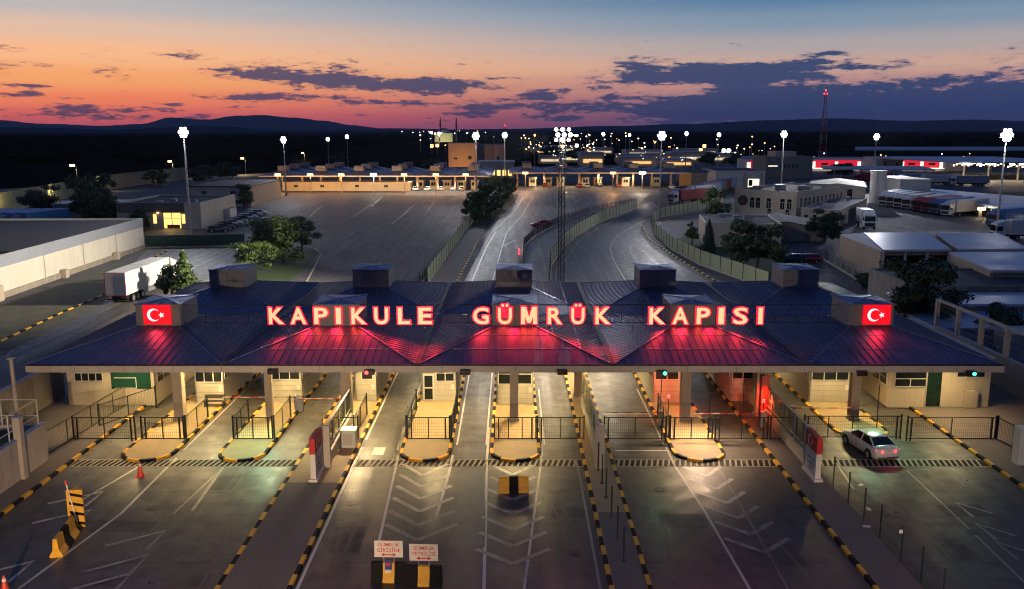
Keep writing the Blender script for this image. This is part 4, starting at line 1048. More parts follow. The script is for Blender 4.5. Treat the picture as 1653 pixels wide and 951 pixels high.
m_cabw = carpaint('lorry_white', (.62, .61, .58)); m_trailw = mat('trailer_white', (.58, .56, .52), .5, var=.06, scale=.4, streak=.18)
def lorry(label, cab, trail, loc, rotz, L=13.2, grp='lorries parked in rows', gap=.75, detail=False, H=3.95, stripe=None, rigid=False):
    """front towards +y, origin under the middle of the cab front"""
    t = thing('parked_lorry', label, 'lorry', loc, rotz, grp)
    b = MB(); b.loft([[(-1.22, -2.15, .9), (1.22, -2.15, .9), (1.22, -2.15, 3.3), (-1.22, -2.15, 3.3)], [(-1.22, -.3, .55), (1.22, -.3, .55), (1.22, -.3, 3.2), (-1.22, -.3, 3.2)], [(-1.2, -.05, .55), (1.2, -.05, .55), (1.17, -.22, 3.1), (-1.17, -.22, 3.1)]])
    c = b.build('cab', cab, t, bevel=.06)
    b = MB(); b.loft([[(-1.15, -2.1, 3.3), (1.15, -2.1, 3.3), (1.1, -2.1, 3.85), (-1.1, -2.1, 3.85)], [(-1.1, -.45, 3.25), (1.1, -.45, 3.25), (.9, -1.2, 3.6), (-.9, -1.2, 3.6)]]); b.build('wind_deflector', cab, c)
    b = MB(); b.face([(-1.1, -.105, 1.75), (1.1, -.105, 1.75), (1.08, -.19, 2.85), (-1.08, -.19, 2.85)]); b.build('windscreen', m_pane, c)
    b = MB(); b.box(-1.0, 1.0, -.09, -.03, .75, 1.45); b.build('grille', m_dksteel, c)
    for s in (-1, 1):
        b = MB(); b.box(s * 1.2, s * 1.235, -1.45, -.5, 1.85, 2.7) if s > 0 else b.box(-1.235, -1.2, -1.45, -.5, 1.85, 2.7); b.build('side_window', m_pane, c)
        b = MB(); b.box(s * .95 - .2, s * .95 + .2, -.07, -.02, .62, .85); b.build('headlight', m_rim, c)
        b = MB(); b.box(s * 1.38 - .1, s * 1.38 + .1, -.35, -.2, 1.9, 2.6); b.build('wing_mirror', m_blkmetal, c)
    y1 = -2.15 - gap; y0 = y1 - L
    b = MB(); b.box(-1.27, 1.27, y0, y1, 1.12, H, 0)
    if stripe: b.box(-1.282, 1.282, y0 + .6, y1 - .5, 1.3, H - .5, 1)
    tr = b.build('trailer', [trail, stripe or trail], t, bevel=.03)
    b = MB(); b.box(-1.2, -.04, y0 - .02, y0 - .001, 1.25, H - .1); b.box(.04, 1.2, y0 - .02, y0 - .001, 1.25, H - .1); b.build('rear_door', trail, tr)
    b = MB(); b.box(-1.29, 1.29, y0 - .03, y0 + .05, H - .04, H + .02); b.box(-1.29, -1.22, y0 - .03, y0 - .001, 1.12, H - .04); b.box(1.22, 1.29, y0 - .03, y0 - .001, 1.12, H - .04); b.box(-1.29, 1.29, y0 - .04, y0 + .02, 1.04, 1.12); b.build('rear_frame', m_red if detail else m_dksteel, tr)
    for s in (-1, 1):
        b = MB(); b.box(s * 1.0 - .15, s * 1.0 + .15, y0 - .06, y0 - .01, .85, .98); b.build('tail_light', m_red, t)
    b = MB(); b.box(-.5, .5, y0 + .2, -.4, .75, 1.1); b.box(-1.2, 1.2, y0, y0 + .1, .55, .7); b.build('chassis', m_blkmetal, t)
    ax = [-1.35, y1 - 1.4] + ([] if rigid else [y0 + 2.0, y0 + 3.3, y0 + 4.6])
    if rigid: ax = [-1.1, y0 + 1.8]
    for y in ax:
        for s in (-1, 1): wheel(t, s * 1.25, y, .5, .38, False)
    if detail:
        b = MB(); b.box(-1.3, 1.3, y0 + L * .5 - .05, y0 + L * .5 + .04, 1.1, H + .01); b.build('strap_post', m_galv, tr)
        b = MB(); b.box(1.2, 1.26, y0 + 5.4, y1 - 2.2, .5, 1.05); b.build('side_guard', m_galv, t)
    return t
# the white lorry leaving along the left access road
p0 = Vector((-48.0, 104.4)); p1 = Vector((-47.6, 120.5)); a = math.atan2(p1.y - p0.y, p1.x - p0.x) - PI / 2
lorry('white articulated lorry driving away on the access road by the long white warehouse', m_cabw, m_trailw, (-47.9, 121.5, .03), a, detail=True, grp='lorries on the left side')
RED = carpaint('lorry_red', (.36, .025, .03)); BLU = carpaint('lorry_blue', (.05, .12, .28)); DRK = carpaint('lorry_dark', (.06, .07, .09)); m_trailr = mat('trailer_red', (.30, .03, .03), .5, var=.08); m_trailb = mat('trailer_blue', (.05, .20, .42), .5, var=.08); m_trailg = mat('trailer_grey', (.26, .28, .32), .5, var=.08)
# queue on the curved road
qpx = [((1082, 330), m_cabw, m_trailr, 'first lorry of the curved queue, white cab and red trailer'), ((1108, 322), m_cabw, m_trailw, 'second lorry of the curved queue, white with a white trailer'), ((1122, 318), DRK, m_trailg, 'dark grey lorry third in the curved queue'), ((1135, 314), m_cabw, m_trailg, 'fourth lorry of the curved queue, pale cab before a grey trailer'), ((1146, 311.5), m_cabw, m_trailr, 'white cab with a dark red trailer fifth in the curved queue'), ((1158, 309.5), m_cabw, m_trailb, 'last lorry of the curved queue, blue and white')]
for k, (px, cabm, trm, lab) in enumerate(qpx):
    q = at(*px); lorry(lab, cabm, trm, q, PI - R(52 - 3 * k), L=12.5 if k == 0 else 10, grp='lorries queueing on the curved road', stripe=m_trailr if k == 0 else None)
# row in the right truck yard, seen from their cabs
rowp = [(1424, 334, m_cabw, m_trailw), (1436, 335.5, m_cabw, m_trailb), (1448, 337.5, m_cabw, m_trailg), (1461, 340, m_cabw, m_trailw), (1479, 343, RED, m_trailw), (1493, 345.5, RED, m_trailr), (1506, 347.5, BLU, m_trailb), (1524, 350.5, m_cabw, m_trailw)]
for k, (px, py, cm, tm) in enumerate(rowp):
    q = at(px, py)
    lorry(('leftmost white lorry of the yard row', 'white lorry with a blue trailer second in the yard row', 'white lorry with a grey trailer third in the yard row', 'white lorry left of the red cabs in the yard row', 'red lorry with a white trailer in the yard row', 'all red lorry in the yard row', 'blue lorry between the red one and the long white one', 'long white lorry at the right end of the yard row')[k], cm, tm, q, PI + R(-38 - 3 * k), grp='lorries in the yard row')
q = at(1404, 371); lorry('small white box lorry standing alone before the beige annex', m_cabw, m_trailw, q, PI - R(10), L=6, grp='lorries standing apart', rigid=True)
q = at(1598, 367); lorry('blue lorry at the right edge behind the tall mast', BLU, m_trailb, q, PI - R(62), grp='lorries standing apart')
q = at(1625, 388); tl = lorry('white trailer lorry with dark lettering blocks at the right edge', m_cabw, m_trailw, at(1600, 387), PI + R(85) + PI, grp='lorries standing apart')
b = MB()
for s_ in (-1, 1):
    for k, (y_, w_) in enumerate(((-8.6, .5), (-7.9, .25), (-7.3, .6), (-6.5, .6), (-5.7, .5))): b.box(s_ * 1.276 - .006, s_ * 1.276 + .006, y_, y_ + w_, 2.1, 3.1)
b.build('lettering', DRK, tl)
# lorries on the far terminal road
for k, (px, py, cm, tm) in enumerate(((1484, 298, m_cabw, m_trailw), (1532, 300, m_cabw, m_trailg), (1380, 295, RED, m_trailr), (1400, 292, m_cabw, m_trailg), (1448, 297, m_cabw, m_trailg), (1428, 293, RED, m_trailg))):
    lorry(('white lorry beside a red tanker under the far terminal roof', 'lorry with a long grey trailer on the far terminal road', 'red lorry left of the far mast', 'grey trailer lorry behind the round white tank', 'white lorry left of the red tanker', 'red and grey lorry under the far roof edge')[k], cm, tm, at(px, py), R(80 + 5 * k), grp='lorries at the far terminal', L=11)
# blue covered trailers on the left
for k in range(5):
    q = at(18 + 21 * k, 361); lorry('blue covered lorry ' + ('furthest left', 'second from the left', 'in the middle', 'second from the right', 'nearest the dark trees')[k] + ' behind the long white warehouse', DRK, m_trailb, (q.x, 178, 0), PI + R(-20), L=11, grp='blue covered lorries behind the warehouse', H=4.2)
# parked cars in a row by the office
cc = [(.02, .025, .035), (.03, .035, .045), (.035, .05, .06), (.55, .54, .52), (.35, .35, .36), (.02, .02, .025), (.55, .54, .52), (.25, .28, .33), (.5, .5, .5)]
for k in range(9):
    f = k / 8; q = at(352 + (417 - 352) * f, 375 + (347.5 - 375) * f)
    car(('black car nearest the tall mast in the row by the office', 'dark blue car second in the row by the office', 'dark teal car third in the row by the office', 'white car fourth in the row by the office', 'silver car fifth in the row by the office', 'black car sixth in the row by the office', 'white car seventh in the row by the office', 'grey car eighth in the row by the office', 'pale car at the far end of the row by the office')[k], cc[k], (q.x, q.y, 0), R(-62), grp='cars parked by the lit office', hatch=k % 2 == 0)
q = at(435, 362); car('white car standing alone in the yard beside the trees', (.5, .5, .48), (q.x, q.y, 0), R(-75), grp=None, hatch=True)
q = at(874, 366); car('red car on the road beside the curved fence', (.5, .04, .05), (q.x, q.y, 0), R(110))
for k, (px, py, c, lab) in enumerate(((1278, 424, (.05, .06, .08), 'dark car parked below the round bush'), (1302, 424, (.3, .02, .03), 'dark red car parked right of the round bush'))):
    q = at(px, py); car(lab, c, (q.x, q.y, 0), R(80), hatch=True)
# cars under the far canopies
fc = [(690, 308, (.6, .6, .58), 'white'), (712, 308, (.6, .6, .58), 'white'), (732, 307, (.5, .5, .5), 'silver'), (745, 308, (.6, .6, .6), 'white'), (672, 308, (.55, .55, .5), 'pale'), (935, 302.5, (.4, .03, .04), 'red'), (948, 302.5, (.5, .5, .6), 'silver'), (968, 302, (.1, .1, .1), 'black'), (1000, 302, (.45, .04, .04), 'red'), (1085, 305, (.6, .6, .58), 'white'), (1093, 308, (.6, .6, .6), 'white'), (880, 302, (.35, .05, .03), 'dark red')]
for k, (px, py, c, nm) in enumerate(fc):
    q = at(px, py); car(nm + ' car ' + ('left of the white lamp post', 'just right of the white lamp post', 'between two lamp posts', 'near the road hedge', 'furthest left', 'in the middle', 'beside a red one', 'near the orange lamp', 'right of the orange lamp', 'before the lit wall', 'nearest the queue', 'beside the lattice mast')[k] + (' under the far left canopy' if px < 800 else ' under the far right canopy'), c, (q.x, q.y, 0), R(5 if k % 2 else 172), hatch=k % 2 == 0, grp='cars waiting under the far canopies')

# ------------------------------------------------------------------ trees
def leaves(n, clumps, size, seed, up=.35):
    r = random.Random(seed); b = MB()
    wts = [c[3] * c[4] for c in clumps]
    for _ in range(n):
        cx, cyy, cz, rx, rz = r.choices(clumps, wts)[0]
        while True:
            d = Vector((r.gauss(0, 1), r.gauss(0, 1), r.gauss(0, 1)))
            if d.length > .1: break
        d.normalize(); k = r.random() ** .45 * r.uniform(.85, 1.12)
        p = Vector((cx + d.x * rx * k, cyy + d.y * rx * k, cz + d.z * rz * k))
        nrm = (d + Vector((r.uniform(-.7, .7), r.uniform(-.7, .7), r.uniform(-.3, .9)))).normalized()
        a = nrm.orthogonal().normalized(); a = (Matrix.Rotation(r.random() * 6.28, 3, nrm) @ a); c = nrm.cross(a); s = size * r.uniform(.6, 1.3)
        b.face([p - a * s, p + c * s * .5 - a * s * .1, p + a * s, p - c * s * .5 + a * s * .1])
    return b
def tree(label, loc, h, w, seed, m=L_leaf, n=1500, size=.3, kind='round', cat='tree', grp=None):
    r = random.Random(seed); t = thing('conifer_tree' if kind == 'cone' else 'leafy_tree', label, cat, loc, 0, grp)
    cl = []
    if kind == 'cone':
        for k in range(12):
            f = k / 11; rad = w * (1 - f) ** .8 * (.9 if k else .7) + .12
            cl.append((r.uniform(-.1, .1), r.uniform(-.1, .1), h * (.06 + .88 * f), rad, h * .09))
        th = h * .9
    elif kind == 'spire':
        for k in range(14):
            f = k / 13; rad = w * (1 - f) ** .9 + .15; a = k * 2.4
            cl.append((math.cos(a) * rad * .35, math.sin(a) * rad * .35, h * (.15 + .8 * f), rad * .75, h * .07))
        th = h * .85
    else:
        for k in range(20):
            a = r.uniform(0, 6.28); f = r.uniform(.22, .93); q = w * r.uniform(.2, .78) * (1.1 - abs(f - .5) * 1.1)
            cl.append((math.cos(a) * q, math.sin(a) * q, h * f, w * r.uniform(.17, .36), h * r.uniform(.07, .15)))
        cl.append((0, 0, h * .5, w * .42, h * .24)); th = h * .72
    b = MB(); b.tube((0, 0, 0), (.1, 0, th * .5), .035 * h * .6 + .05, 7, 0, .025 * h * .6 + .03); b.tube((.1, 0, th * .5), (0, .05, th), .025 * h * .6 + .03, 7, 0, .03)
    for c in cl[:11]:
        if kind == 'round': b.tube((.08, 0, h * .28), (c[0] * .8, c[1] * .8, c[2]), .05 + h * .008, 5, 0, .02)
    b.build('trunk', m_bark, t)
    leaves(int(n * 1.5), cl, size * .8, seed).build('crown', m, t)
    return t
def gx(px, py): q = at(px, py); return (q.x, q.y, 0)
tree('big leafy tree behind the left roof corner, right half of the yard clump', gx(458, 428), 8.0, 4.6, 1, L_leaf, 3200, .34)
tree('broad leafy tree in the middle of the yard clump', gx(428, 420), 7.0, 5.2, 2, L_dark, 2600, .34)
tree('low leafy tree at the left end of the yard clump', gx(405, 440), 4.8, 4.4, 3, L_leaf, 2000, .3)
tree('leafy tree with a ragged right side in the yard clump', gx(487, 405), 6.2, 3.4, 4, L_dark, 2000, .32)
tree('pointed bright green tree just behind the left flag vent', gx(300, 482), 6.4, 2.3, 5, L_leaf, 2400, .26, 'spire')
tree('round dark green shrub beside the pointed tree behind the left roof', gx(277, 480), 4.0, 2.0, 6, L_dark, 1400, .26)
tree('big round dark bush on the right lawn', gx(1222, 436), 8.2, 5.4, 7, L_dark, 4200, .36)
tree('second dark round tree left on the right lawn', gx(1195, 428), 6.4, 3.6, 8, L_dark, 2200, .34)
tree('dark columnar conifer on the right lawn', gx(1143, 416), 6.6, 1.6, 9, L_con, 3000, .24, 'cone')
tree('small round tree left of the conifer', gx(1117, 396), 4.4, 1.7, 10, L_leaf, 1300, .26)
tree('leafy tree at the corner of the arched window building', gx(1155, 356), 7.4, 4.2, 11, L_leaf, 1400, .4)
tree('dark bushy tree before the beige annex', gx(1330, 392), 6.6, 4.0, 12, L_dark, 2400, .36)
tree('big dark tree behind the right flag vent', (42.5, 90, 0), 8.6, 5.0, 13, L_dark, 4600, .34)
tree('dark shrub at the foot of the big tree behind the right vent', (48.0, 84, 0), 4.6, 3.4, 14, L_dark, 1600, .3)
tree('small ragged shrub behind the right roof edge', gx(1392, 468), 2.4, 1.6, 15, L_dark, 700, .24)
for k, (px, py, h, w, m) in enumerate(((770, 352, 6.0, 4.4, L_leaf), (783, 342, 7.6, 4.2, L_dark), (796, 332, 8.4, 4.4, L_leaf), (806, 326, 7.6, 4.0, L_dark), (818, 318, 6.4, 3.4, L_leaf), (762, 349, 4.2, 3.4, L_leaf), (779, 352, 6.4, 3.2, L_dark), (774, 362, 4.6, 3.0, L_dark), (790, 348, 5.6, 3.6, L_dark), (801, 340, 6.0, 3.6, L_dark), (812, 331, 6.0, 3.4, L_leaf), (824, 313, 5.0, 3.0, L_dark))):
    tree('roadside tree ' + ('low and bushy at the fence end', 'tall, second along the road fence', 'tallest in the middle of the road clump', 'dark, right of the tallest one', 'at the far road end of the clump', 'low, on the yard side of the fence end', 'dark, close behind the pale fence end', 'small, nearest to the gate roof', 'dark, on the road side of the second tree', 'dark, on the road side of the tallest tree', 'low, on the road side near the far end', 'last, at the far tip of the clump')[k], gx(px, py), h, w, 20 + k, m, 1500, .42, grp='trees beside the approach road')
for k, (px, py, h, w) in enumerate(((70, 352, 8.0, 6.2), (135, 362, 11.5, 6.0), (163, 345, 10.5, 5.0), (178, 368, 7.5, 4.6), (208, 368, 4.4, 2.6), (228, 372, 4.2, 2.4), (155, 365, 8.0, 5.4))):
    tree('dark tree left of the lit office, ' + ('standing alone before the yellow wall', 'tallest of the clump', 'behind the clump', 'right end of the clump', 'small, by the office wall', 'smallest, by the office wall', 'middle of the clump')[k], gx(px, py), h, w, 30 + k, L_dark, 1500, .5, grp='dark trees left of the office')
tree('small green tree before the grey annexe building', gx(394, 337), 6.6, 3.4, 40, L_leaf, 1100, .36)
for k, (px, py, h, w) in enumerate(((870, 262, 9, 9), (893, 262, 10, 9), (845, 262, 9, 8), (925, 262, 8, 8), (1140, 270, 8, 8), (1185, 272, 8, 8), (1283, 285, 7, 5), (1362, 287, 6, 8), (700, 275, 7, 8), (255, 300, 6, 6), (330, 295, 7, 8), (365, 290, 7, 8), (540, 262, 6, 9))):
    tree('far dark tree ' + ('behind the far right canopy, left', 'behind the far right canopy, by the orange lamp', 'by the peach building', 'behind the lattice mast', 'before the far white halls', 'right of the far white halls', 'before the grey office', 'before the red lit hall', 'left of the peach building', 'by the yellow lit wall', 'behind the lit office', 'behind the grey annexe', 'behind the far left canopy')[k], gx(px, py), h, w, 50 + k, L_dark, 600, .9, grp='far trees')
# distant woods, one dark mass with an uneven top
def woods(x0, x1, y0, y1, seed, h=12, n=110):
    r = random.Random(seed); b = MB()
    for _ in range(n):
        x = r.uniform(x0, x1); y = r.uniform(y0, y1); s = r.uniform(.6, 1.3) * (y / 700) ** .5; hh = h * r.uniform(.6, 1.1); rings = []
        for k in range(5):
            f = k / 4; rad = 16 * s * math.sin(PI * (.25 + .74 * f)) * r.uniform(.8, 1.15)
            rings.append([(x + rad * math.cos(2 * PI * j / 7 + k) * r.uniform(.8, 1.2), y + rad * math.sin(2 * PI * j / 7 + k) * r.uniform(.8, 1.2), hh * f - .3) for j in range(7)])
        b.loft(rings)
    return b
m_wood = mat('distant_wood', (.010, .016, .009), 1., var=.5, scale=.05, spec=0.)
w = woods(-900, -160, 480, 1500, 1, n=260); stuff(w.build('woods', m_wood), 'dark woods filling the valley on the left', 'woods')
w = woods(150, 1500, 900, 2600, 2, n=220); stuff(w.build('woods', m_wood), 'dark woods below the right hills', 'woods')

# ------------------------------------------------------------------ hills
def hills(name, d, prof, m, depth, seed):
    """ridge at distance d: prof = (photo column, photo row of the crest)"""
    r = random.Random(seed); b = MB(); pts = []
    x = prof[0][0]
    while x <= prof[-1][0]:
        for k in range(len(prof) - 1):
            if prof[k][0] <= x <= prof[k + 1][0]:
                f = (x - prof[k][0]) / (prof[k + 1][0] - prof[k][0]); f = f * f * (3 - 2 * f); y = prof[k][1] * (1 - f) + prof[k + 1][1] * f; break
        pts.append((x, y + r.uniform(-.35, .35))); x += 7
    rows = []
    for k, (fy, fz) in enumerate(((-.55, -.02), (-.3, .33), (-.12, .72), (0, 1), (.3, .6), (.8, -.02))):
        row = []
        for px, py in pts:
            Y = d + fy * depth; hz = zat(d, py); z = max(2, hz) * fz * (1 if k == 3 else r.uniform(.88, 1.1)) if fz > 0 else -2
            xx = (px - 826.5) / FP * (d * 1.0) * (1 + fy * depth / d * .8)
            row.append((xx, Y, z))
        rows.append(row)
    b.loft(rows, close=False, caps=False)
    struct(b.build(name, m))
hills('hills', 15000, [(-500, 196), (-200, 190), (0, 193), (90, 200), (180, 203), (240, 200), (285, 190), (345, 193), (390, 187), (430, 186), (480, 190), (530, 195), (570, 202), (620, 207), (760, 209), (900, 208)], m_hill, 5200, 1)
hills('hills', 6000, [(-500, 206), (-100, 203), (60, 206), (200, 209), (280, 206), (330, 203), (390, 205), (440, 212), (520, 218), (640, 221)], m_hill, 3200, 2)
hills('hills', 11000, [(640, 211), (820, 208), (1000, 203), (1100, 200), (1240, 194), (1340, 191), (1450, 195), (1560, 193), (1653, 196), (1900, 192), (2200, 200)], m_hill, 4800, 3)
# ------------------------------------------------------------------ fences of the roads behind the gate
def panel_fence(label, px, H=2.4, step=3.0, m=m_fencegreen, solid=True, cat='fence', pm=None, z0=0., grp=None, world=None):
    pts = [Vector(p) for p in world] if world else [at(*p) for p in px]
    path = []; 
    for k in range(len(pts) - 1):
        a, c = pts[k], pts[k + 1]; n = max(1, round((c - a).length / step))
        path += [a.lerp(c, j / n) for j in range(n)]
    path.append(pts[-1])
    o = path[0]; t = thing('panel_fence', label, cat, (o.x, o.y, z0), 0, grp)
    f = MB(); r = MB()
    for k in range(len(path) - 1):
        a = path[k] - o; c = path[k + 1] - o; d = (c - a).normalized() * .08; a2 = a + d; c2 = c - d
        if solid: f.beam((a2.x, a2.y, .25 + (H - .35) / 2), (c2.x, c2.y, .25 + (H - .35) / 2), .03, H - .35)
        else:
            L = (c2 - a2).length; n = max(2, int(L / .3))
            for j in range(n):
                p = a2.lerp(c2, j / n); f.tube((p.x, p.y, .25), (p.x, p.y, H - .1), .02, 4, caps=False)
            f.beam((a2.x, a2.y, .3), (c2.x, c2.y, .3), .03, .05); f.beam((a2.x, a2.y, H - .12), (c2.x, c2.y, H - .12), .03, .05)
        r.beam((a.x, a.y, .12), (c.x, c.y, .12), .22, .24)
    f.build('mesh_panel' if not solid else 'fence_panel', m, t); r.build('base_wall', m_fascia, t)
    pm = pm or m_dkgreen
    if len(path) <= 90:
        for p in path:
            b = MB(); q = p - o; b.box(q.x - .06, q.x + .06, q.y - .06, q.y + .06, 0, H + .1); b.build('post', pm, t)
    return t
panel_fence('pale panelled fence between the left yard and the approach road', [(690, 462), (700, 446), (772, 347)], 2.5, 3.4)
panel_fence('low rough fence end left of the pale panelled fence', [(678, 458), (690, 448)], 1.6, 1.6, solid=False)
panel_fence('long curved panelled fence between the approach and exit roads', [(886, 470), (889, 430), (906, 404), (930, 382), (965, 361), (1000, 348), (1027, 337)], 2.6, 3.2)
panel_fence('thin dark railing on the outer side of the curved fence', [(845, 425), (846, 398), (862, 383), (900, 362), (950, 345), (1020, 330)], 1.7, 3.0, m=m_dksteel, solid=False, pm=m_dksteel)
panel_fence('pale green mesh fence curving round the right lawn', [(1168, 330), (1110, 342), (1066, 352), (1052, 362), (1056, 378), (1085, 404), (1130, 428), (1180, 446), (1240, 468)], 2.5, 3.4)
panel_fence('green hoarding across the yard before the office row', [(236, 401), (395, 398)], 2.4, 3.2, m=mat('green_hoarding', (.015, .055, .04), .6, var=.3))
panel_fence('dark fence along the right service yard', [(1330, 420), (1450, 492)], 2.0, 3.5, m=m_galv, solid=False, pm=m_beige)
panel_fence('pale concrete wall with yellow lit posts, far left edge', [(-40, 352), (20, 340), (100, 322), (165, 308), (230, 298), (300, 290)], 5.2, 8, m=mat('yellowish_panel', (.34, .32, .18), .8, var=.25), pm=m_cream)
for k, (px, py) in enumerate(((25, 342), (105, 324), (185, 308), (262, 298))):  # extra lamps, added to throw yellow light on the posted wall
    q = at(px, py); q.y -= 7; t = thing('street_lamp', 'yellow lamp added to light the pale posted wall at the far left, ' + ('nearest', 'second', 'third', 'farthest')[k] + ' of four', 'street lamp', (q.x, q.y, 0), 0, 'lamps added to light the posted wall')
    b = MB(); b.tube((0, 0, 0), (0, 0, 3.4), .07, 6); b.build('pole', m_galv, t)
    b = MB(); b.box(-.2, .2, .0, .2, 3.2, 3.5); b.build('lamp_head', E_sod, t); spot((0, .4, 3.3), (0, 6, 2), 1500, (1, .85, .35), .2, 165, .6, t)
t = thing('access_gate', 'closed dark barrier post with red lamps at the curved fence end', 'barrier', at(838, 425))
b = MB(); b.box(-.15, .15, -8, 8, 0, 1.1); b.build('barrier_body', m_blkmetal, t)
for y in (2, 5, 8):
    b = MB(); b.tube((0, y, 1.1), (0, y, 1.3), .1, 8); b.build('warning_lamp', E_rd, t)

# ------------------------------------------------------------------ floodlight masts
def mast(label, px, py, ptop, w=1.0, E=E_flood, watt=9000, lean=None, base_off=0., H=None, col=COOL, hw=1.6, aim=None, grp='tall floodlight masts'):
    q = at(px, py); h = H or zat(q.y, ptop); 
    t = thing('floodlight_mast', label, 'floodlight mast', q, 0, grp)
    b = MB(); b.tube((0, 0, 0), (0, 0, h), .24 * w, 8, 0, .13 * w); b.box(-.4 * w, .4 * w, -.4 * w, .4 * w, 0, .3); b.build('pole', m_galv, t)
    b = MB(); b.box(-hw * .7, hw * .7, -.1, .1, h - .05, h + .05); b.box(-hw * .7, hw * .7, -.1, .1, h + .75, h + .85); b.tube((0, 0, h), (0, 0, h + .85), .1, 6); b.build('head_frame', m_dksteel, t)
    s_ = hw / 1.6
    for x, z in ((0, .4), (-.78, .4), (.78, .4), (-.4, 1.06), (.4, 1.06), (-.4, -.26), (.4, -.26)):
        f = MB(); f.tube((x * s_ * .85, -.34, h + z * s_), (x * s_ * .85, -.12, h + z * s_), .31 * s_, 12); f.build('floodlight', E, t)
    if watt:
        spot((0, -.45, h + .4), (aim[0] - q.x, aim[1] - q.y, 0) if aim else (0, -14, 0), watt * 1.7, col, .5, 160, .5, t)
    return q
mast('tall floodlight mast in front of the lit office', 308, 383, 217, 1.1, watt=9000, aim=(-55, 160))
mast('floodlight mast left of the far left canopy', 462, 316, 228, 1, watt=9000)
mast('slim floodlight mast behind the far left canopy, left one', 531, 272, 226, .9, watt=0, E=E_floodfar)
mast('slim floodlight mast behind the far left canopy, right one', 562, 272, 222, .9, watt=0)
mast('floodlight mast beside the roadside trees', 769, 335, 222, 1, watt=12000)
mast('floodlight mast at the far bend of the approach road', 815, 304, 220, 1, watt=9000)
mast('orange lamp mast behind the far right canopy', 863, 270, 219, .9, E=E_orange, watt=0, hw=1.0)
mast('slim floodlight mast behind the far right canopy, left one', 973, 268, 218, 1, watt=0, E=E_floodfar)
mast('slim floodlight mast behind the far right canopy, right one', 1015, 268, 219, 1, watt=0, E=E_floodfar, hw=1.3)
mast('floodlight mast inside the bend of the pale green fence', 1064, 357, 222, 1, watt=11000, aim=(50, 170))
mast('floodlight mast behind the white halls with a double lamp', 1106, 275, 217, 1.1, watt=0)
mast('floodlight mast behind the white halls, further right', 1158, 276, 219, 1, watt=0, E=E_floodfar)
mast('floodlight mast before the grey two storey office', 1259.5, 322, 219, 1, watt=12000)
mast('floodlight mast beside the round white tank', 1408, 312, 223, 1, watt=34000, aim=(106, 225))
mast('biggest floodlight mast at the right edge by the blue lorry', 1608, 381, 222, 1.1, watt=34000, hw=2.0, aim=(108, 222))
mast('pale floodlight mast left of the distant minarets', 697, 232, 215, 2.2, watt=0, E=E_floodfar, hw=3.0)
mast('pale floodlight mast touching the lit mosque', 709, 238, 217, 2.0, watt=0, E=E_floodfar, hw=3.0)
# the lattice mast that rises behind the gate roof
t = thing('lattice_mast', 'dark lattice floodlight mast rising behind the middle of the gate roof', 'floodlight mast', (xat(905, 107), 107, 0))
H = zat(107, 222); b = MB(); V = [(.42 * math.cos(R(90 + 120 * k)), .42 * math.sin(R(90 + 120 * k))) for k in range(3)]
for x, y in V: b.tube((x, y, 0), (x, y, H), .06, 6)
z = 0; k = 0
while z < H - .9:
    for i in range(3):
        a, c = V[i], V[(i + 1) % 3]
        b.tube((*a, z), (*c, z + .8), .025, 4, caps=False); b.tube((*c, z), (*a, z), .02, 4, caps=False)
    z += .8
b.build('lattice', m_dksteel, t)
b = MB(); b.box(-1.1, 1.1, -.1, .1, H - .05, H + .05); b.box(-1.1, 1.1, -.1, .1, H + .8, H + .9); b.build('head_frame', m_dksteel, t)
for i in range(3):
    for j in range(3):
        f = MB(); x = -.75 + i * .75 + (.2 if j == 1 else 0); f.tube((x, -.34, H - .3 + j * .62), (x, -.12, H - .3 + j * .62), .25 if i == 1 or j == 1 else .2, 12); f.build('floodlight', E_flood, t)
b = MB(); b.box(1.5, 1.85, -.2, 0, H + .1, H + .35); b.build('side_lamp', E_floodfar, t)
spot((0, .5, H + .3), (0, 12, 0), 12000, COOL, .5, 165, .5, t); spot((-.9, 0, H + .3), (-70, 10, 2), 380000, (1., .88, .66), .5, 62, 1., t); spot((0, -.5, H + .3), (0, -14, 0), 2500, COOL, .5, 150, .5, t)
# orange and white lamp posts before the far canopies
for k, (px, c) in enumerate(((450, 'o'), (502, 'o'), (552, 'o'), (604, 'w'), (653, 'o'), (704, 'o'), (752, 'o'), (848, 'o'), (989, 'o'), (1036, 'w'))):
    py = 314 if px < 800 else 308
    q = at(px, py); h = zat(q.y, 284 if px < 800 else 281)
    t = thing('lamp_post', ('leftmost orange lamp post before the far left canopy', 'second orange lamp post from the left, far left canopy', 'third orange lamp post, left of the white one', 'white lamp post in the middle of the far left canopy', 'orange lamp post just right of the white one', 'orange lamp post second from the right, far left canopy', 'rightmost orange lamp post before the far left canopy', 'orange lamp post at the left corner of the far right canopy', 'orange lamp post before the middle of the far right canopy', 'white lamp post before the right half of the far right canopy')[k], 'lamp post', q, 0, 'lamp posts before the far canopies')
    b = MB(); b.tube((0, 0, 0), (0, 0, h), .14, 8); b.box(-.9, .9, -.05, .05, h - .1, h); b.build('pole', m_cream, t)
    for s in (-.65, 0, .65):
        f = MB(); f.box(s - .31, s + .31, -.3, .1, h - .05, h + .75); f.build('lamp_head', E_sod if c == 'o' else emit('white_post_glow', (1., .8, .55), 22), t)
    spot((0, -.4, h + .2), (0, -5, -1.6), 3000, SODIUM if c == 'o' else (1., .8, .55), .3, 165, .5, t)
    spot((0, .4, h - .4), (0, 7, 0), 5200, SODIUM if c == 'o' else (1., .8, .55), .3, 165, .5, t)
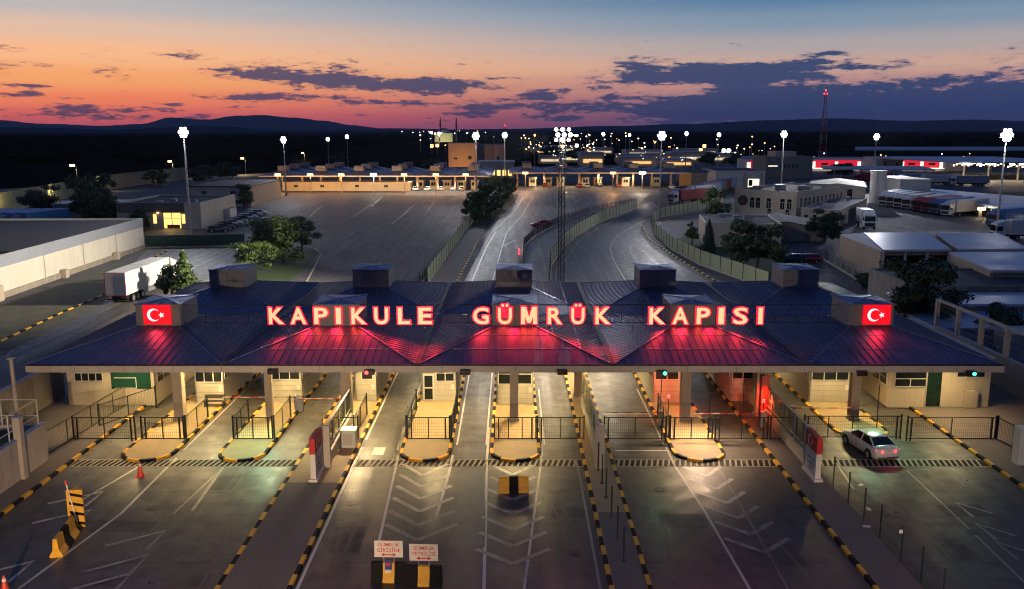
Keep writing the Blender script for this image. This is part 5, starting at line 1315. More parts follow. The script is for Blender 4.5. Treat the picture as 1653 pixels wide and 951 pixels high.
for px, py, top, lab in ((127, 312, 269, 'small warm street lamp above the dark trees on the left'), (281, 290, 262, 'small warm street lamp left of the tall mast'), (397, 282, 257, 'small warm street lamp by the far yellow verge'), (492, 258, 248, 'faint warm street lamp in the dark fields')):
    q = at(px, py); h = zat(q.y, top); t = thing('street_lamp', lab, 'street lamp', q, 0, 'small warm street lamps on the left')
    b = MB(); b.tube((0, 0, 0), (0, 0, h), .12, 6); b.tube((0, 0, h), (-1.2, 0, h + .3), .08, 6); b.build('pole', m_galv, t)
    f = MB(); f.box(-1.9, -.7, -.5, .5, h, h + .7); f.build('lamp_head', emit('street_lamp_glow', (1., .55, .2), 8), t)
    spot((-1.2, 0, h - .2), (-1.2, 0, 0), 7000, (1, .72, .3), .3, 165, .6, t)

# ------------------------------------------------------------------ buildings
def building(name, label, x, y, W, D, H, wallm, roofm, rotz=0., front=(), left=(), right=(), parapet=.35, z0=0, band=None, cat='building', pane=m_pane, gable=0):
    """box building; (x, y) is the middle of its front wall"""
    t = thing(name, label, cat, (x, y, z0), rotz)
    w = MB(); w.box(-W / 2, W / 2, 0, D, -.2, H - (.12 if parapet else 0)); 
    if parapet:
        e = .22; w.box(-W / 2, W / 2, 0, e, H - .12, H + parapet); w.box(-W / 2, W / 2, D - e, D, H - .12, H + parapet); w.box(-W / 2, -W / 2 + e, e, D - e, H - .12, H + parapet); w.box(W / 2 - e, W / 2, e, D - e, H - .12, H + parapet)
    if gable:
        w.face([(-W / 2, 0, H), (W / 2, 0, H), (0, 0, H + gable)]); w.face([(W / 2, D, H), (-W / 2, D, H), (0, D, H + gable)])
    w.build('wall', wallm, t)
    r = MB()
    if gable:
        for s in (-1, 1): r.loft([[(s * (W / 2 + .3), -.3, H - .1), (s * (W / 2 + .3), D + .3, H - .1), (s * (W / 2 + .3), D + .3, H + .05), (s * (W / 2 + .3), -.3, H + .05)], [(0, -.3, H + gable), (0, D + .3, H + gable), (0, D + .3, H + gable + .15), (0, -.3, H + gable + .15)]])
    elif parapet: r.box(-W / 2 + .22, W / 2 - .22, .22, D - .22, H - .1, H + .02)
    else: r.box(-W / 2 - .3, W / 2 + .3, -.3, D + .3, H, H + .25)
    r.build('roof', roofm, t)
    if band:
        b = MB(); z, bm = band; b.box(-W / 2 - .04, W / 2 + .04, -.04, -.003, z, H + parapet - .01); b.box(W / 2 + .003, W / 2 + .04, 0, D, z, H + parapet - .01); b.box(-W / 2 - .04, -W / 2 - .003, 0, D, z, H + parapet - .01); b.build('fascia_band', bm, t)
    for fc, rc in (('F', front), ('L', left), ('R', right)):
        if rc: windows(t, fc, rc, W, D, pane=pane)
    if y < 280 and W > 5:
        for s in (-1, 1):
            b = MB(); b.tube((s * (W / 2 - .5), -.1, 0), (s * (W / 2 - .5), -.1, H - .1), .06, 6); b.build('downpipe', m_fascia, t)
        rr = random.Random(int(W * 10 + D))
        for k in range(3 if parapet > .2 else 0):
            u, v = rr.uniform(-W / 2 + 1.5, W / 2 - 2.5), rr.uniform(2, D - 3); b = MB(); b.box(u, u + rr.uniform(.8, 1.6), v, v + 1.1, H + .021, H + rr.uniform(.5, .9)); b.build('roof_unit', m_galv, t)
    return t
# long white warehouse on the left
t = building('warehouse', 'long white warehouse with a blue-grey band at the left edge', -98, 84, 68, 72, 5.1, m_whitewall, m_dkroof, band=(3.9, m_band))
t.location = (-98, 84, 0); t.rotation_euler = (0, 0, R(1.6))
b = MB()
for y in (12, 24, 36, 48, 60): b.box(34.045, 34.06, y - .04, y + .04, .1, 3.9)
b.box(34.003, 34.2, 0, 72, .0, .75); b.build('plinth', m_concw, t)
for y, h in ((22.5, 1.9), (40, 1.2), (58, 1.2)):
    b = MB(); b.box(34.2, 34.9, y, y + 1.1, 0, h); b.build('vent_box', m_fascia, t)
for y in (30,):
    b = MB(); b.box(-33.5, 33.5, y, y + .3, 5.1, 5.28); b.build('roof_ridge', m_gut, t)
# office with the lit entrance
t = building('office', 'single storey office with a glowing yellow entrance behind the tall mast', -75.5, 188, 18, 24, 5.2, m_cream, m_dkroof, parapet=.5)
b = MB(); b.box(-9.03, 5.5, -.2, -.003, 3.6, 5.65); b.build('fascia_band', mat('brown_band', (.13, .11, .09), .7), t)
e = MB(); e.box(1.0, 4.6, -.08, -.01, .2, 3.45); en = e.build('entrance', E_win, t)
f = MB(); f.box(2.7, 2.82, -.14, -.081, .2, 3.45); f.box(1.0, 4.6, -.14, -.081, 2.3, 2.4); f.box(1.7, 4.4, -.2, -.141, .2, .95); f.build('door_frame', mat('brown_frame', (.12, .08, .03), .5), en)
for x in (-.9, 5.2):
    e = MB(); e.box(x - .35, x + .35, -.06, -.01, 1.2, 3.2); e.build('side_window', E_win, t)
spot((2.6, -.8, 2.6), (2.6, -6, -1), 700, (1, .62, .15), .4, 150, .6, t)
e = MB(); e.box(-.3, .1, -.5, -.21, 3.4, 3.65); e.build('wall_lamp', E_sod, t)
building('annexe', 'small cream annexe behind the row of parked cars', -66.6, 203, 3, 5, 2.6, m_whitewall, m_dkroof)
q = at(455, 318)
t = building('annexe', 'grey annexe with a dark sloping roof left of the far left canopy', -80.5, 243, 17, 32, 5.4, m_cream, m_dkroof, parapet=0, front=[(-5, -3.6, 3.4, 4.3), (3, 4.4, 3.4, 4.3), (5.8, 7.4, 3.2, 4.3)])
b = MB(); b.box(6.2, 7.6, -.06, -.003, .1, 2.9); b.build('door', mat('rust_door', (.3, .12, .07), .6), t)
building('shed', 'low blue-roofed shed left of the lit office', -97, 207, 22, 12, 3.6, m_concw, m_blueroof, parapet=0)
# arched window building and its wings, right
c0 = at(1284, 356); ang = R(-40); W = 15.6; x0, y0 = c0.x - W * math.cos(ang), c0.y - W * math.sin(ang)
def rel(o, a, u, v): return (o[0] + math.cos(a) * u - math.sin(a) * v, o[1] + math.sin(a) * u + math.cos(a) * v)
wy = []
mid = rel((x0, y0), ang, W / 2, 0)
HB = zat(c0.y, 309.5) - .5
FWN = [(-W / 2 + 4.0, -W / 2 + 5.2, HB - 3.9, HB - 1.3, 1, .66), (-W / 2 + 5.5, -W / 2 + 6.7, HB - 3.9, HB - 1.3, 1, .66)]
for u in (8.2, 11.6, 13.3, 15.6, 17.8, 19.3):
    if u < W - 1.5: FWN.append((-W / 2 + u, -W / 2 + u + 1.2, HB - 3.9, HB - 1.3, 1, .66))
FWN += [(-W / 2 + u, -W / 2 + u + 1.1, .9, 2.5, 1, .5) for u in (8.5, 13.0, 14.6, 17.6, 19.2) if u < W - 1.5]
t = building('office_building', 'beige two storey building with grouped dark windows and a round emblem', mid[0], mid[1], W, 33, HB, m_beige, m_dkroof, ang, front=FWN, right=[(2.0 + 2.6 * k, 3.3 + 2.6 * k, HB - 3.4, HB - 1.2, 1, .66) for k in range(11)], parapet=.5)
b = MB(); b.tube((-W / 2 + 2.2, -.12, HB - 2.2), (-W / 2 + 2.2, -.003, HB - 2.2), 1.25, 20); em = b.build('round_emblem', mat('bronze_emblem', (.05, .022, .018), .5), t)
b = MB(); b.tube((-W / 2 + 2.2, -.16, HB - 2.2), (-W / 2 + 2.2, -.121, HB - 2.2), .7, 16); b.build('emblem_centre', mat('bronze_centre', (.09, .05, .04), .5), em)
for bb in ((-2, 0, 10, 12, 1.3), (3, 6, 12, 14, 1.1), (-7, -5, 8, 9.5, .9)):
    b = MB(); b.box(*bb[:4], HB + .02, HB + bb[4]); b.build('roof_plant', m_galv, t)
angB = R(-30); w0 = rel(tuple(at(1354, 367)[:2]), angB, -4.1, 0)
t = building('annexe', 'beige single storey annexe with a grey flat roof beside the lone box lorry', w0[0], w0[1], 8.2, 38, 3.5, m_beige, mat('grey_flat_roof', (.12, .13, .15), .75, var=.2, scale=.3), angB, front=[(-3.4, -2.5, 1.1, 2.5, 1, .5), (-1.6, -.7, 1.1, 2.5, 1, .5), (.7, 1.6, 1.1, 2.5, 1, .5), (2.4, 3.2, 1.1, 2.5, 1, .5)], right=[(1.5, 2.7, .3, 2.7, 1, .5), (26, 28, 1, 2.7, 1, .5)], parapet=.3)
b = MB(); b.box(4.103, 4.16, 5, 10, .1, 2.9); b.build('roller_door', mat('cream_shutter', (.5, .42, .28), .6), t)
b = MB(); b.box(4.103, 4.16, 11.5, 22, .1, 3.0); b.build('bay_shade_panel', m_blkmetal, t)  # black panel in place of the shade inside the bay
q = at(1195, 398)
t = building('outbuilding', 'low beige outbuilding with a dark roof beside the conifer', xat(1198, 158), 158, 13.5, 16, 4.2, m_beige, m_dkroof, R(-8), parapet=.25)
t = building('shed', 'low dark hipped shed roof behind the round bush', xat(1262, 170), 168, 15, 18, 2.4, m_concw, mat('slate_roof', (.075, .078, .09), .7, var=.2), R(-10), parapet=0, gable=1.2)
q = at(1352, 322)
t = building('hall', 'cream gabled hall with a white roof behind the beige annexe', xat(1358, 262), 266, 16, 30, 4.0, m_cream, m_whitewall, R(-20), gable=.9, parapet=0, front=[(-6, -1.5, 1.4, 3.5, 5, .5), (2.5, 4.4, .3, 3.4, 0)], right=[(2, 4.5, .3, 3.6), (9, 11, .3, 3.6), (16, 18, .3, 3.6)])
# tan warehouses with pale blue roofs
def poly_hall(label, roof_px, H, wallm, roofm, bays=0, over=.35):
    """hall under a flat tilted roof sheet: roof_px are its corners front left, front right, back right, back left"""
    cs = [at(px, py, H) for px, py in roof_px]; o = Vector((cs[0].x, cs[0].y, 0))
    cs = [Vector((c.x, c.y, 0)) - o for c in cs]; ctr = sum(cs, Vector()) / 4
    t = thing('warehouse', label, 'warehouse', o)
    ins = [c + (ctr - c).normalized() * over for c in cs]
    w = MB(); hh = H - .02
    for k in range(4):
        a, c = ins[k], ins[(k + 1) % 4]; d = (c - a).normalized() * .12
        if k == 0 and bays:
            w.beam((a.x + d.x, a.y + d.y, hh - .35), (c.x - d.x, c.y - d.y, hh - .35), .24, .7)
        else: w.beam((a.x + d.x * .9, a.y + d.y * .9, hh / 2), (c.x - d.x * .9, c.y - d.y * .9, hh / 2), .22, hh)
    w.build('wall', wallm, t)
    for k in range(bays + 1 if bays else 0):
        p = ins[0].lerp(ins[1], k / bays); b = MB(); b.box(p.x - .16, p.x + .16, p.y - .2, p.y - .14 + .26, 0, hh - .02); b.build('post', m_frame, t)
    r = MB(); n = len(cs)
    r.prism([(c.x, c.y) for c in cs], H, H + .16); r.build('roof', roofm, t)
    g = MB(); a, c = cs[0], cs[1]; g.beam((a.x, a.y - .1, H + .0), (c.x, c.y - .1, H + .0), .16, .3); g.build('gutter', m_frame, t)
    return t
poly_hall('tan open-fronted warehouse with three dark bays and a blue-grey roof', [(1425, 404.5), (1535, 404), (1498, 377), (1394, 377)], 4.4, m_tan, m_blueroof, bays=3)
poly_hall('pale-roofed tan side wing left of the three dark bays', [(1423, 405.5), (1423.5, 405.4), (1393, 377.5), (1357, 380)], 4.3, m_tan, m_whitewall, over=.1)
poly_hall('tan warehouse with a pale blue roof behind a gap right of the open bays', [(1548, 404), (1660, 403), (1612, 378), (1511, 378)], 4.4, m_tan, m_blueroof)
poly_hall('tan warehouse nearest the right edge with a shiny blue roof', [(1599, 438), (1790, 438), (1710, 408), (1531, 408.5)], 4.4, m_tan, m_blueroof)
t = building('low_hall', 'long dark flat-roofed hall below the tan warehouses', xat(1640, 98), 98, 24, 12.5, 3.6, m_concw, m_dkroof, parapet=.15)
t = building('low_hall', 'low hall with a shiny white roof strip at the right edge', xat(1640, 91.5), 90.5, 23, 6.2, 2.9, m_concw, mat('shiny_white_roof', (.5, .52, .55), .35, metal=.4, var=.1), parapet=0)
t = building('low_hall', 'blue-walled low hall under the white roof strip', xat(1655, 85), 82.5, 20, 7.5, 2.2, m_band, m_blueroof, parapet=0)
t = building('container_cabin', 'grey cabin with a rounded blue tank beside the right wall', 47.2, 78, 3.4, 3, 2.6, m_galv, m_galv, parapet=0)
# white halls right of the far right canopy
yB = 330
def hall_px(name, label, xa, xb, yt, Y, D, wm, rm, pane=m_pane, **k):
    a, c = xat(xa, Y, 3), xat(xb, Y, 3)
    return building(name, label, (a + c) / 2, Y, c - a, D, zat(Y, yt), wm, rm, **k)
t = hall_px('hall', 'dark grey hall joining the far right canopy', 1115, 1155, 275, 332, 30, mat('grey_panel', (.16, .16, .17), .6), m_dkroof, parapet=.2)
b = MB(); b.box(-9.0, -4.5, -.3, -.003, .1, 5.0); b.build('lit_bay', mat('orange_shutter', (.55, .32, .12), .6), t)
t = hall_px('hall', 'white panelled hall lit warm, with a grey pilaster, behind the curved queue', 1155, 1235, 276, 318, 24, m_whitewall, m_dkroof, parapet=.1)
b = MB(); b.box(1.0, 2.2, -.3, -.003, 0, 5.6); b.box(7.3, 7.9, -.3, -.003, 0, 5.6); b.build('pilaster', m_fascia, t)
e = MB(); e.box(2.8, 6.8, -.05, -.003, .3, 3.4); e.build('lit_shopfront', E_winw, t); p = MB(); p.box(3.0, 4.4, -.09, -.051, .9, 3.1); p.build('window', m_pane, t)
# far gate canopies
fx = xat(417, 300, 5.5)
canopy('far_canopy', 'far left canopy with orange lamps along its front edge', fx, 6, 300, 3, ribs=False, cols=[(x, 8, .7) for x in (6, 13, 19.5, 26, 33, 40, 46, 53, 60, 66, 73)], fas=m_cream)
canopy('far_canopy', 'far right canopy full of waiting cars', xat(822, 322, 5.5), 5, 322, 2, ribs=False, cols=[(x, 7, .7) for x in (3, 13, 19, 26, 33, 40, 46, 53, 60)], fas=m_cream)
a, c = xat(455, 304, 2), xat(662, 304, 2)
t = building('control_building', 'low building lit orange under the far left canopy', (a + c) / 2, 304.5, c - a, 12, 2.9, m_cream, m_cream, front=[(-18, -16.6, 1.2, 2.2), (-9, -7.6, 1.2, 2.2), (3, 4.4, 1.2, 2.2), (13, 14.4, 1.2, 2.2)], parapet=0)
for px in (672, 700, 728, 752):
    q = at(px, 305); tl = thing('soffit_lamp', 'white soffit lamp under the far left canopy, ' + {672: 'left', 700: 'second', 728: 'third', 752: 'right'}[px] + ' of four', 'lamp', (q.x, 305, 5.0)); b = MB(); b.box(-.5, .5, -.3, .3, -.15, .05); b.build('lamp_glass', E_winw, tl); spot((0, 0, -.3), (0, -1.2, -4), 2600, (1, .9, .75), .3, 165, .5, tl)
for px in (870, 920, 970, 1020):
    q = at(px, 303); tl = thing('soffit_lamp', 'warm soffit lamp under the far right canopy, ' + {870: 'left', 920: 'second', 970: 'third', 1020: 'right'}[px] + ' of four', 'lamp', (q.x, 328, 5.0)); b = MB(); b.box(-.5, .5, -.3, .3, -.15, .05); b.build('lamp_glass', E_winw, tl); spot((0, 0, -.3), (0, -1.2, -4), 3200, (1, .72, .4), .3, 165, .5, tl)
for k in range(5):
    px = 678 + 22 * k; q = at(px, 306); t = building('inspection_booth', 'far white booth %s under the far left canopy' % ('furthest left', 'second', 'in the middle', 'fourth', 'furthest right')[k], q.x, 312, 2.6, 6, 3, m_whitewall, m_whitewall, parapet=0, front=[(-.9, .9, 1.3, 2.6)], cat='booth')
for k, px in enumerate((860, 885, 905, 945, 965, 1010, 1060)):
    t = building('inspection_booth', 'far booth under the far right canopy, ' + ('left corner', 'by the road', 'behind the lattice mast', 'behind the red car', 'with an orange shutter', 'in the right half', 'right end')[k], xat(px, 330, 1), 330, 2.8, 7, 3, m_cream if k != 4 else m_tan, m_whitewall, parapet=0, front=[(-.9, .9, 1.3, 2.6)], cat='booth')
# beyond: peach building, mosque, terminal
t = hall_px('office_building', 'peach building lit orange with small windows behind the far left canopy', 724, 770, 232, 500, 30, mat('peach_wall', (.55, .36, .2), .7), m_dkroof, parapet=.3, front=[(3, 5, 4, 6), (-5, -3, 4, 5.2)])
spot((0, -16, .5), (0, 0, 7), 7000, (1, .5, .2), .5, 150, .6, t)
hall_px('office_building', 'grey-violet block right of the peach building', 770, 800, 234, 508, 30, mat('violet_grey_wall', (.2, .18, .2), .7), m_dkroof, parapet=.2)
t = hall_px('office_building', 'small brick block right of the grey-violet one', 798, 814, 234, 496, 26, m_tan, m_dkroof, parapet=.2, front=[(-1.5, .2, 3, 6)])
t = hall_px('hall', 'pale hall with a row of lit openings before the peach building', 772, 830, 262, 395, 22, m_cream, m_galv, parapet=0)
for k in range(6):
    e = MB(); e.box(-7.2 + 2.5 * k, -5.6 + 2.5 * k, -.06, -.003, .5, 3.0); e.build('lit_opening', E_win, t)
t = thing('mosque', 'distant lit mosque with two dark minarets on the horizon', 'mosque', (xat(716, 1400), 1400, 0))
b = MB(); b.box(-14, 14, 0, 22, 0, 14); b.build('wall', mat('mosque_wall', (.5, .48, .3), .7), t)
b = MB(); rings = []
for k in range(7):
    a = PI / 2 * k / 7; rings.append([(10 * math.cos(a) * math.cos(2 * PI * j / 16), 11 + 10 * math.cos(a) * math.sin(2 * PI * j / 16), 14 + 8 * math.sin(a)) for j in range(16)])
b.loft(rings); b.build('dome', m_galv, t)
for x in (-5, 20):
    b = MB(); b.tube((x, 4, 0), (x, 4, 26), 1.5, 8, 0, 1.3); b.tube((x, 4, 26), (x, 4, 27.5), 2.3, 8); b.tube((x, 4, 27.5), (x, 4, 33), 1.1, 8); b.tube((x, 4, 33), (x, 4, 39), 1.2, 8, 0, .1); b.build('minaret', m_dksteel, t)
spot((0, -25, 1), (0, 0, 10), 26000, (1, .95, .55), 1, 120, .6, t)
def radio(label, px, py, top, w, red=True):
    q = at(px, py); h = zat(q.y, top); t = thing('radio_mast', label, 'radio mast', q)
    n = 8
    for k in range(n):
        b = MB(); z0, z1 = h * k / n, h * (k + 1) / n; r0, r1 = w * (1 - .82 * k / n), w * (1 - .82 * (k + 1) / n)
        for i in range(3):
            a = R(90 + 120 * i); c = R(90 + 120 * (i + 1))
            b.tube((r0 * math.cos(a), r0 * math.sin(a), z0), (r1 * math.cos(a), r1 * math.sin(a), z1), .16, 5)
            b.tube((r0 * math.cos(a), r0 * math.sin(a), z0), (r1 * math.cos(c), r1 * math.sin(c), z1), .09, 4); b.tube((r1 * math.cos(a), r1 * math.sin(a), z1), (r1 * math.cos(c), r1 * math.sin(c), z1), .09, 4)
        b.build('mast_section', m_red if k % 2 else m_fascia, t)
    b = MB(); b.tube((0, 0, h), (0, 0, h + 3), .12, 5); b.build('antenna', m_dksteel, t)
    for x, z in ((-.8, -1), (.9, -1), (0, 1.2)):
        f = MB(); f.tube((x, 0, h + z), (x, 0, h + z + .9), .45, 8); f.build('warning_lamp', E_rd, t)
radio('tall red and white lattice radio mast with red lamps before the right hills', 1326, 258, 150, 3.4)
radio('distant red and white radio mast beside the mosque', 815, 226, 203, 3.2)
# red lit terminal and neighbours
def lit_hall(label, xa, xb, yt, yb, lits, wm=m_whitewall, glow=E_redwall, D=30):
    Y = at(800, yb).y; t = hall_px('terminal_hall', label, xa, xb, yt, Y, D, wm, m_band, parapet=.2); H = zat(Y, yt)
    a, c = xat(xa, Y, 3), xat(xb, Y, 3); mid = (a + c) / 2
    for u0, u1 in lits:
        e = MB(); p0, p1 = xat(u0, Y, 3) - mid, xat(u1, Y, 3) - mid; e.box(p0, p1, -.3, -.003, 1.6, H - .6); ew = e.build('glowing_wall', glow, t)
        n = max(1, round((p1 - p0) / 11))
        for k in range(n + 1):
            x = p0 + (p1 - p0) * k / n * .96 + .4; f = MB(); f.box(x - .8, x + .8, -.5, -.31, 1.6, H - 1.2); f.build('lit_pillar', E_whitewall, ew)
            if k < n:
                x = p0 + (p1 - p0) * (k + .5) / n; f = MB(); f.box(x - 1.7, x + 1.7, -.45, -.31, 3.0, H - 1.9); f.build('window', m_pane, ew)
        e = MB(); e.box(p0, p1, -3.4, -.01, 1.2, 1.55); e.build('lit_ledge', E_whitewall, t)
    return t
lit_hall('long terminal hall with a glowing red and white wall left of the white block', 1306, 1420, 257, 276, [(1312, 1388)])
lit_hall('terminal hall with a glowing red and white wall right of the white block', 1447, 1560, 257, 276, [(1455, 1520)])
hall_px('office_building', 'white block between the two red glowing halls', 1414, 1457, 257, 425, 14, m_whitewall, m_band, parapet=.2, front=[(-3, -1.6, 2.5, 6), (3, 4, 2.5, 5)])
t = hall_px('office_building', 'grey two storey office with small lit windows left of the red glowing hall', 1236, 1311, 254, 380, 22, mat('olive_grey_wall', (.24, .23, .17), .7), m_dkroof, parapet=.3, front=[(-4 + 1.7 * k, -3 + 1.7 * k, 4.4, 6.2) for k in range(5)])
e = MB(); e.box(-9, -5, -.05, -.003, 5.2, 5.6); e.build('lit_strip', E_winw, t)
b = MB(); b.box(-5, 4, 4, 16, 9.0, 11.4); b.build('roof_block', m_fascia, t)
t = lit_hall('small hall with a red and white lit sign wall left of the grey office', 1203, 1238, 258, 281, [(1207, 1236)], D=16)
b = MB(); b.tube((0, 0, 0), (0, 0, zat(255, 277)), 2.2, 20); b.tube((0, 0, zat(255, 277)), (0, 0, zat(255, 277) + .3), 2.3, 20)
tag(b.build('storage_tank', m_whitewall, loc=(xat(1415, 255), 255, 0)), 'round white tank at the foot of a floodlight mast', 'tank')
# the truck terminal roofs on the right
def flat_roof(label, pts, z, post_px=(), lamps=(), E=E_canopy, watt=0, m=m_blueroof, lampside=0):
    t = thing('terminal_roof', label, 'roof', (pts[0][0], pts[0][1], 0)); o = pts[0]
    b = MB(); b.prism([(p[0] - o[0], p[1] - o[1]) for p in pts], z, z + .6); b.build('roof', m, t)
    for x, y in post_px:
        b = MB(); b.box(x - o[0] - .3, x - o[0] + .3, y - o[1] - .3, y - o[1] + .3, 0, z); b.build('column', m_cream, t)
    for k, (x, y) in enumerate(lamps):
        f = MB(); f.box(x - o[0] - .8, x - o[0] + .8, y - o[1] - .9, y - o[1] - .3, z - .7, z - .1); f.build('lamp_head', E, t)
        if watt: spot((x - o[0], y - o[1] - 1.4, z - .4), (x - o[0], y - o[1] - 6, 0), watt, (1, .75, .45), .4, 165, .5, t)
    return t
pa = [at(1496, 317, 2.7), at(1660, 345, 2.7), at(1800, 360, 2.7), at(1800, 325, 2.7), at(1660, 320, 2.7), at(1502, 307, 2.7)]
lp = [at(1497 + 21.5 * k, 318 + 3.7 * k, 2.7) for k in range(8)]
flat_roof('broad blue dock roof with a row of lamps along its front edge', pa, 2.5, [tuple(p[:2]) for p in lp[::2]], [tuple(p[:2]) for p in lp], watt=260)
q = at(1497, 320); t = building('dock_wall', 'stepped white wall end of the dock roof', xat(1476, 262), 262, 9, 20, 6.2, m_whitewall, m_whitewall, parapet=0)
Yc = 345; flat_roof('long thin terminal roof over the far lorries', [(xat(1330, 372, 6), 372), (xat(1510, 360, 6), 360), (xat(1510, 380, 6), 392), (xat(1330, 392, 6), 396)], 4.3, [(xat(p, 375, 0), 374) for p in (1345, 1387, 1440, 1490)], m=m_whitewall)
Yd = 370; flat_roof('wide blue terminal roof with lamps on white posts at the right edge', [(xat(1545, Yd, 7), Yd), (xat(1750, Yd, 7), Yd - 4), (xat(1750, Yd, 7), 440), (xat(1500, Yd, 7), 440)], 7.0, [(xat(p, Yd, 0), Yd + 2) for p in (1558, 1598, 1646, 1690)], [(xat(p, Yd, 7), Yd) for p in (1556, 1562, 1580, 1595, 1603, 1632, 1648)], E=emit('terminal_lamp_glow', (1., .85, .6), 9), watt=2600)
flat_roof('long low blue-grey hall roof on the right horizon', [(xat(1380, 520, 8), 520), (xat(1800, 520, 8), 500), (xat(1800, 520, 8), 600), (xat(1380, 600, 8), 600)], 8.5, [], m=m_band)
for k, (px, py) in enumerate(((1560, 268), (1603, 269), (1648, 270))):
    Y = 430; t = thing('lamp_cluster', 'cluster of small lamps on the blue terminal roof, ' + ('left', 'middle', 'right') [k] + ' of three', 'lamps', (xat(px, Y, 8), Y, zat(Y, py)), 0, 'lamp clusters on the terminal roof')
    b = MB(); b.box(-6, 6, 0, .3, -.2, 0); b.tube((0, .1, -3), (0, .1, -.2), .2, 6); b.build('frame', m_galv, t)
    for j in range(9):
        f = MB(); f.box(-6 + j * 1.4, -5.3 + j * 1.4, -.3, 0, (j * 37 % 5) * .25, .55 + (j * 37 % 5) * .25); f.build('lamp_head', E_canopy, t)
# scattered industrial halls between the canopies and the horizon
r = random.Random(11)
spec = [(905, 955, 247, 262, 'w'), (938, 975, 247, 268, 'o'), (870, 905, 252, 264, 'g'), (1000, 1045, 250, 263, 'w'), (1005, 1055, 254, 268, 'o'), (1050, 1100, 249, 263, 'g'), (1085, 1150, 246, 262, 'w'), (1150, 1195, 248, 262, 'g'), (1060, 1120, 258, 270, 'o'), (948, 990, 239, 249, 'g'), (1010, 1070, 243, 252, 'w'), (1095, 1160, 241, 250, 'g'), (1200, 1240, 255, 268, 'g'), (846, 880, 240, 250, 'o'), (880, 930, 236, 246, 'w')]
nm = ['behind the lattice mast', 'with an orange lit bay', 'left of the lattice mast', 'pale, below the slim masts', 'with orange bays below the slim masts', 'grey, right of the slim masts', 'long and white before the dark hills', 'grey, before the dark hills', 'with a lit front behind the far right canopy', 'small and grey on the plain', 'far and pale on the plain', 'far and grey on the plain', 'grey, left of the red sign hall', 'with orange bays by the peach building', 'far and white, left of the lattice mast']
for k, (xa, xb, yt, yb, c) in enumerate(spec):
    Y = at(800, yb).y; H = max(5., zat(Y, yt))
    t = hall_px('industrial_hall', 'distant industrial hall ' + nm[k], xa, xb, yt, Y, 26, m_cream if c != 'g' else m_fascia, m_band, parapet=0)
    L = xat(xb, Y, 3) - xat(xa, Y, 3)
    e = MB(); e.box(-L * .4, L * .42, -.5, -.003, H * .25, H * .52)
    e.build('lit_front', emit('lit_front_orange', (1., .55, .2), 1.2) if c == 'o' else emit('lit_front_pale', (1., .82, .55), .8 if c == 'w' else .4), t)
# town lights: small lamps on poles, a few shapes of them told apart only by place
groups = [((675, 720), (222, 246), 14), ((840, 960), (236, 264), 60), ((900, 1010), (224, 240), 16), ((940, 1130), (240, 268), 40), ((1010, 1100), (232, 262), 12), ((1130, 1240), (240, 266), 22), ((1300, 1650), (258, 272), 16), ((1230, 1320), (246, 256), 3), ((620, 700), (214, 226), 6), ((720, 800), (214, 232), 8)]
proto = {}
for gi, ((xa, xb), (ya, yb), n) in enumerate(groups):
    for k in range(n):
        px = r.uniform(xa, xb); py = r.uniform(ya, yb); w = r.choice('oowwwy')
        lab = {'o': 'tiny orange street lamp among the town lights', 'w': 'tiny white street lamp among the town lights', 'y': 'tiny yellow street lamp among the town lights'}[w]
        Y = CH / math.tan(R(10.69) + math.atan((py + 4 - 475.5) / FP)) if py + 4 > 212 else 2500
        Y = max(340, min(Y, 2600)); loc = (xat(px, Y), Y, 0); s = Y / 700
        if w not in proto:
            t = thing('street_lamp', lab, 'street lamp', loc, 0, 'tiny %s town lamps' % {'o': 'orange', 'w': 'white', 'y': 'yellow'}[w])
            b = MB(); b.tube((0, 0, 0), (0, 0, 7), .1, 5); b.build('pole', m_galv, t)
            b = MB(); b.box(-.28, .28, -.2, .2, 7, 7.5); b.build('lamp_head', emit('town_glow_' + w, {'o': (1., .45, .12), 'w': (1., .9, .7), 'y': (1., .75, .3)}[w], 5), t)
            proto[w] = t
        else: t = dup(proto[w], loc)
        s *= r.uniform(.5, 1.7); t.scale = (s, s, max(.6, min(s, 2.0)))
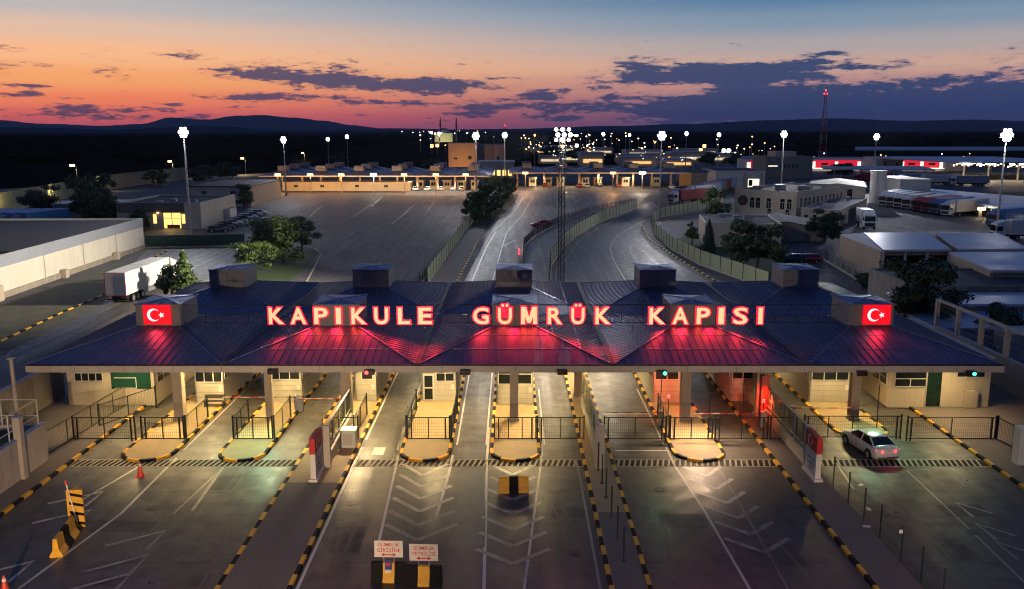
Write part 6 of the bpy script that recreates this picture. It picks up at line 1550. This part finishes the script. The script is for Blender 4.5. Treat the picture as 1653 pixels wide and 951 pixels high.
for k, (px, py, c) in enumerate(((706, 241, 'o'), (697, 242, 'o'), (646, 222, 'o'), (1137, 242, 'o'), (1131, 251, 'o'), (908, 243, 'o'), (1168, 252, 'w'), (1176, 252, 'w'), (951, 258, 'o'), (931, 241, 'w'))):
    Y = at(800, py + 8).y; h = max(6, zat(Y, py)); t = thing('street_lamp', ('bright orange lamp left of the peach building', 'second orange lamp left of the peach building', 'orange lamp group on the dark plain left of the mosque', 'upper orange lamp before the dark right hills', 'lower orange lamp before the dark right hills', 'orange lamp right of the lattice mast', 'left of two bright white lamps by the red sign hall', 'right of two bright white lamps by the red sign hall', 'orange lamp on the corner of a distant hall', 'bright white lamp just right of the lattice mast')[k], 'street lamp', (xat(px, Y, h), Y, 0))
    b = MB(); b.tube((0, 0, 0), (0, 0, h), .18, 6); b.build('pole', m_galv, t)
    f = MB(); s = Y / 700; f.tube((0, 0, h), (0, 0, h + 2.2 * s), 1.2 * s, 10); f.build('lamp_head', E_orange if c == 'o' else E_floodfar, t)

# two low floodlight posts added out of view to light the faces turned this way
for k, (x, y, h, w) in enumerate(((-12.1, 3, 5.2, 66000), (18.2, 4, 5.2, 32000))): # camera_side
    t = thing('floodlight_mast', ('added low warm floodlight post out of view, left of the viewpoint', 'added low warm floodlight post out of view, right of the viewpoint')[k], 'floodlight mast', (x, y, .1), 0, 'tall floodlight masts')
    b = MB(); b.tube((0, 0, 0), (0, 0, h), .16, 10, 0, .1); b.build('pole', m_galv, t)
    b = MB(); b.box(-.9, .9, -.08, .08, h, h + .1); b.build('head_frame', m_dksteel, t)
    for s_ in (-.6, 0, .6):
        f = MB(); f.tube((s_, .1, h + .3), (s_, .3, h + .25), .26, 12); f.build('floodlight', E_canopy, t)
    spot((0, .45, h + .25), (-8 if k == 0 else -2, 57, -2.5), w, (1., .74, .46), .5, 56, 1., t)

# evening air
if HAZE:
    hz = bpy.data.materials.new('evening_air'); hz.use_nodes = True; nt = hz.node_tree; nt.nodes.remove(nt.nodes['Principled BSDF'])
    pv = node(nt, 'ShaderNodeVolumePrincipled'); pv.inputs['Color'].default_value = (.62, .75, 1., 1); pv.inputs['Density'].default_value = HAZE
    nt.links.new(pv.outputs[0], nt.nodes['Material Output'].inputs['Volume'])
    b = MB(); b.box(-22000, 22000, -1500, 19500, -3, 270); o = stuff(b.build('haze', hz), 'thin blue evening air over the plain', 'haze')
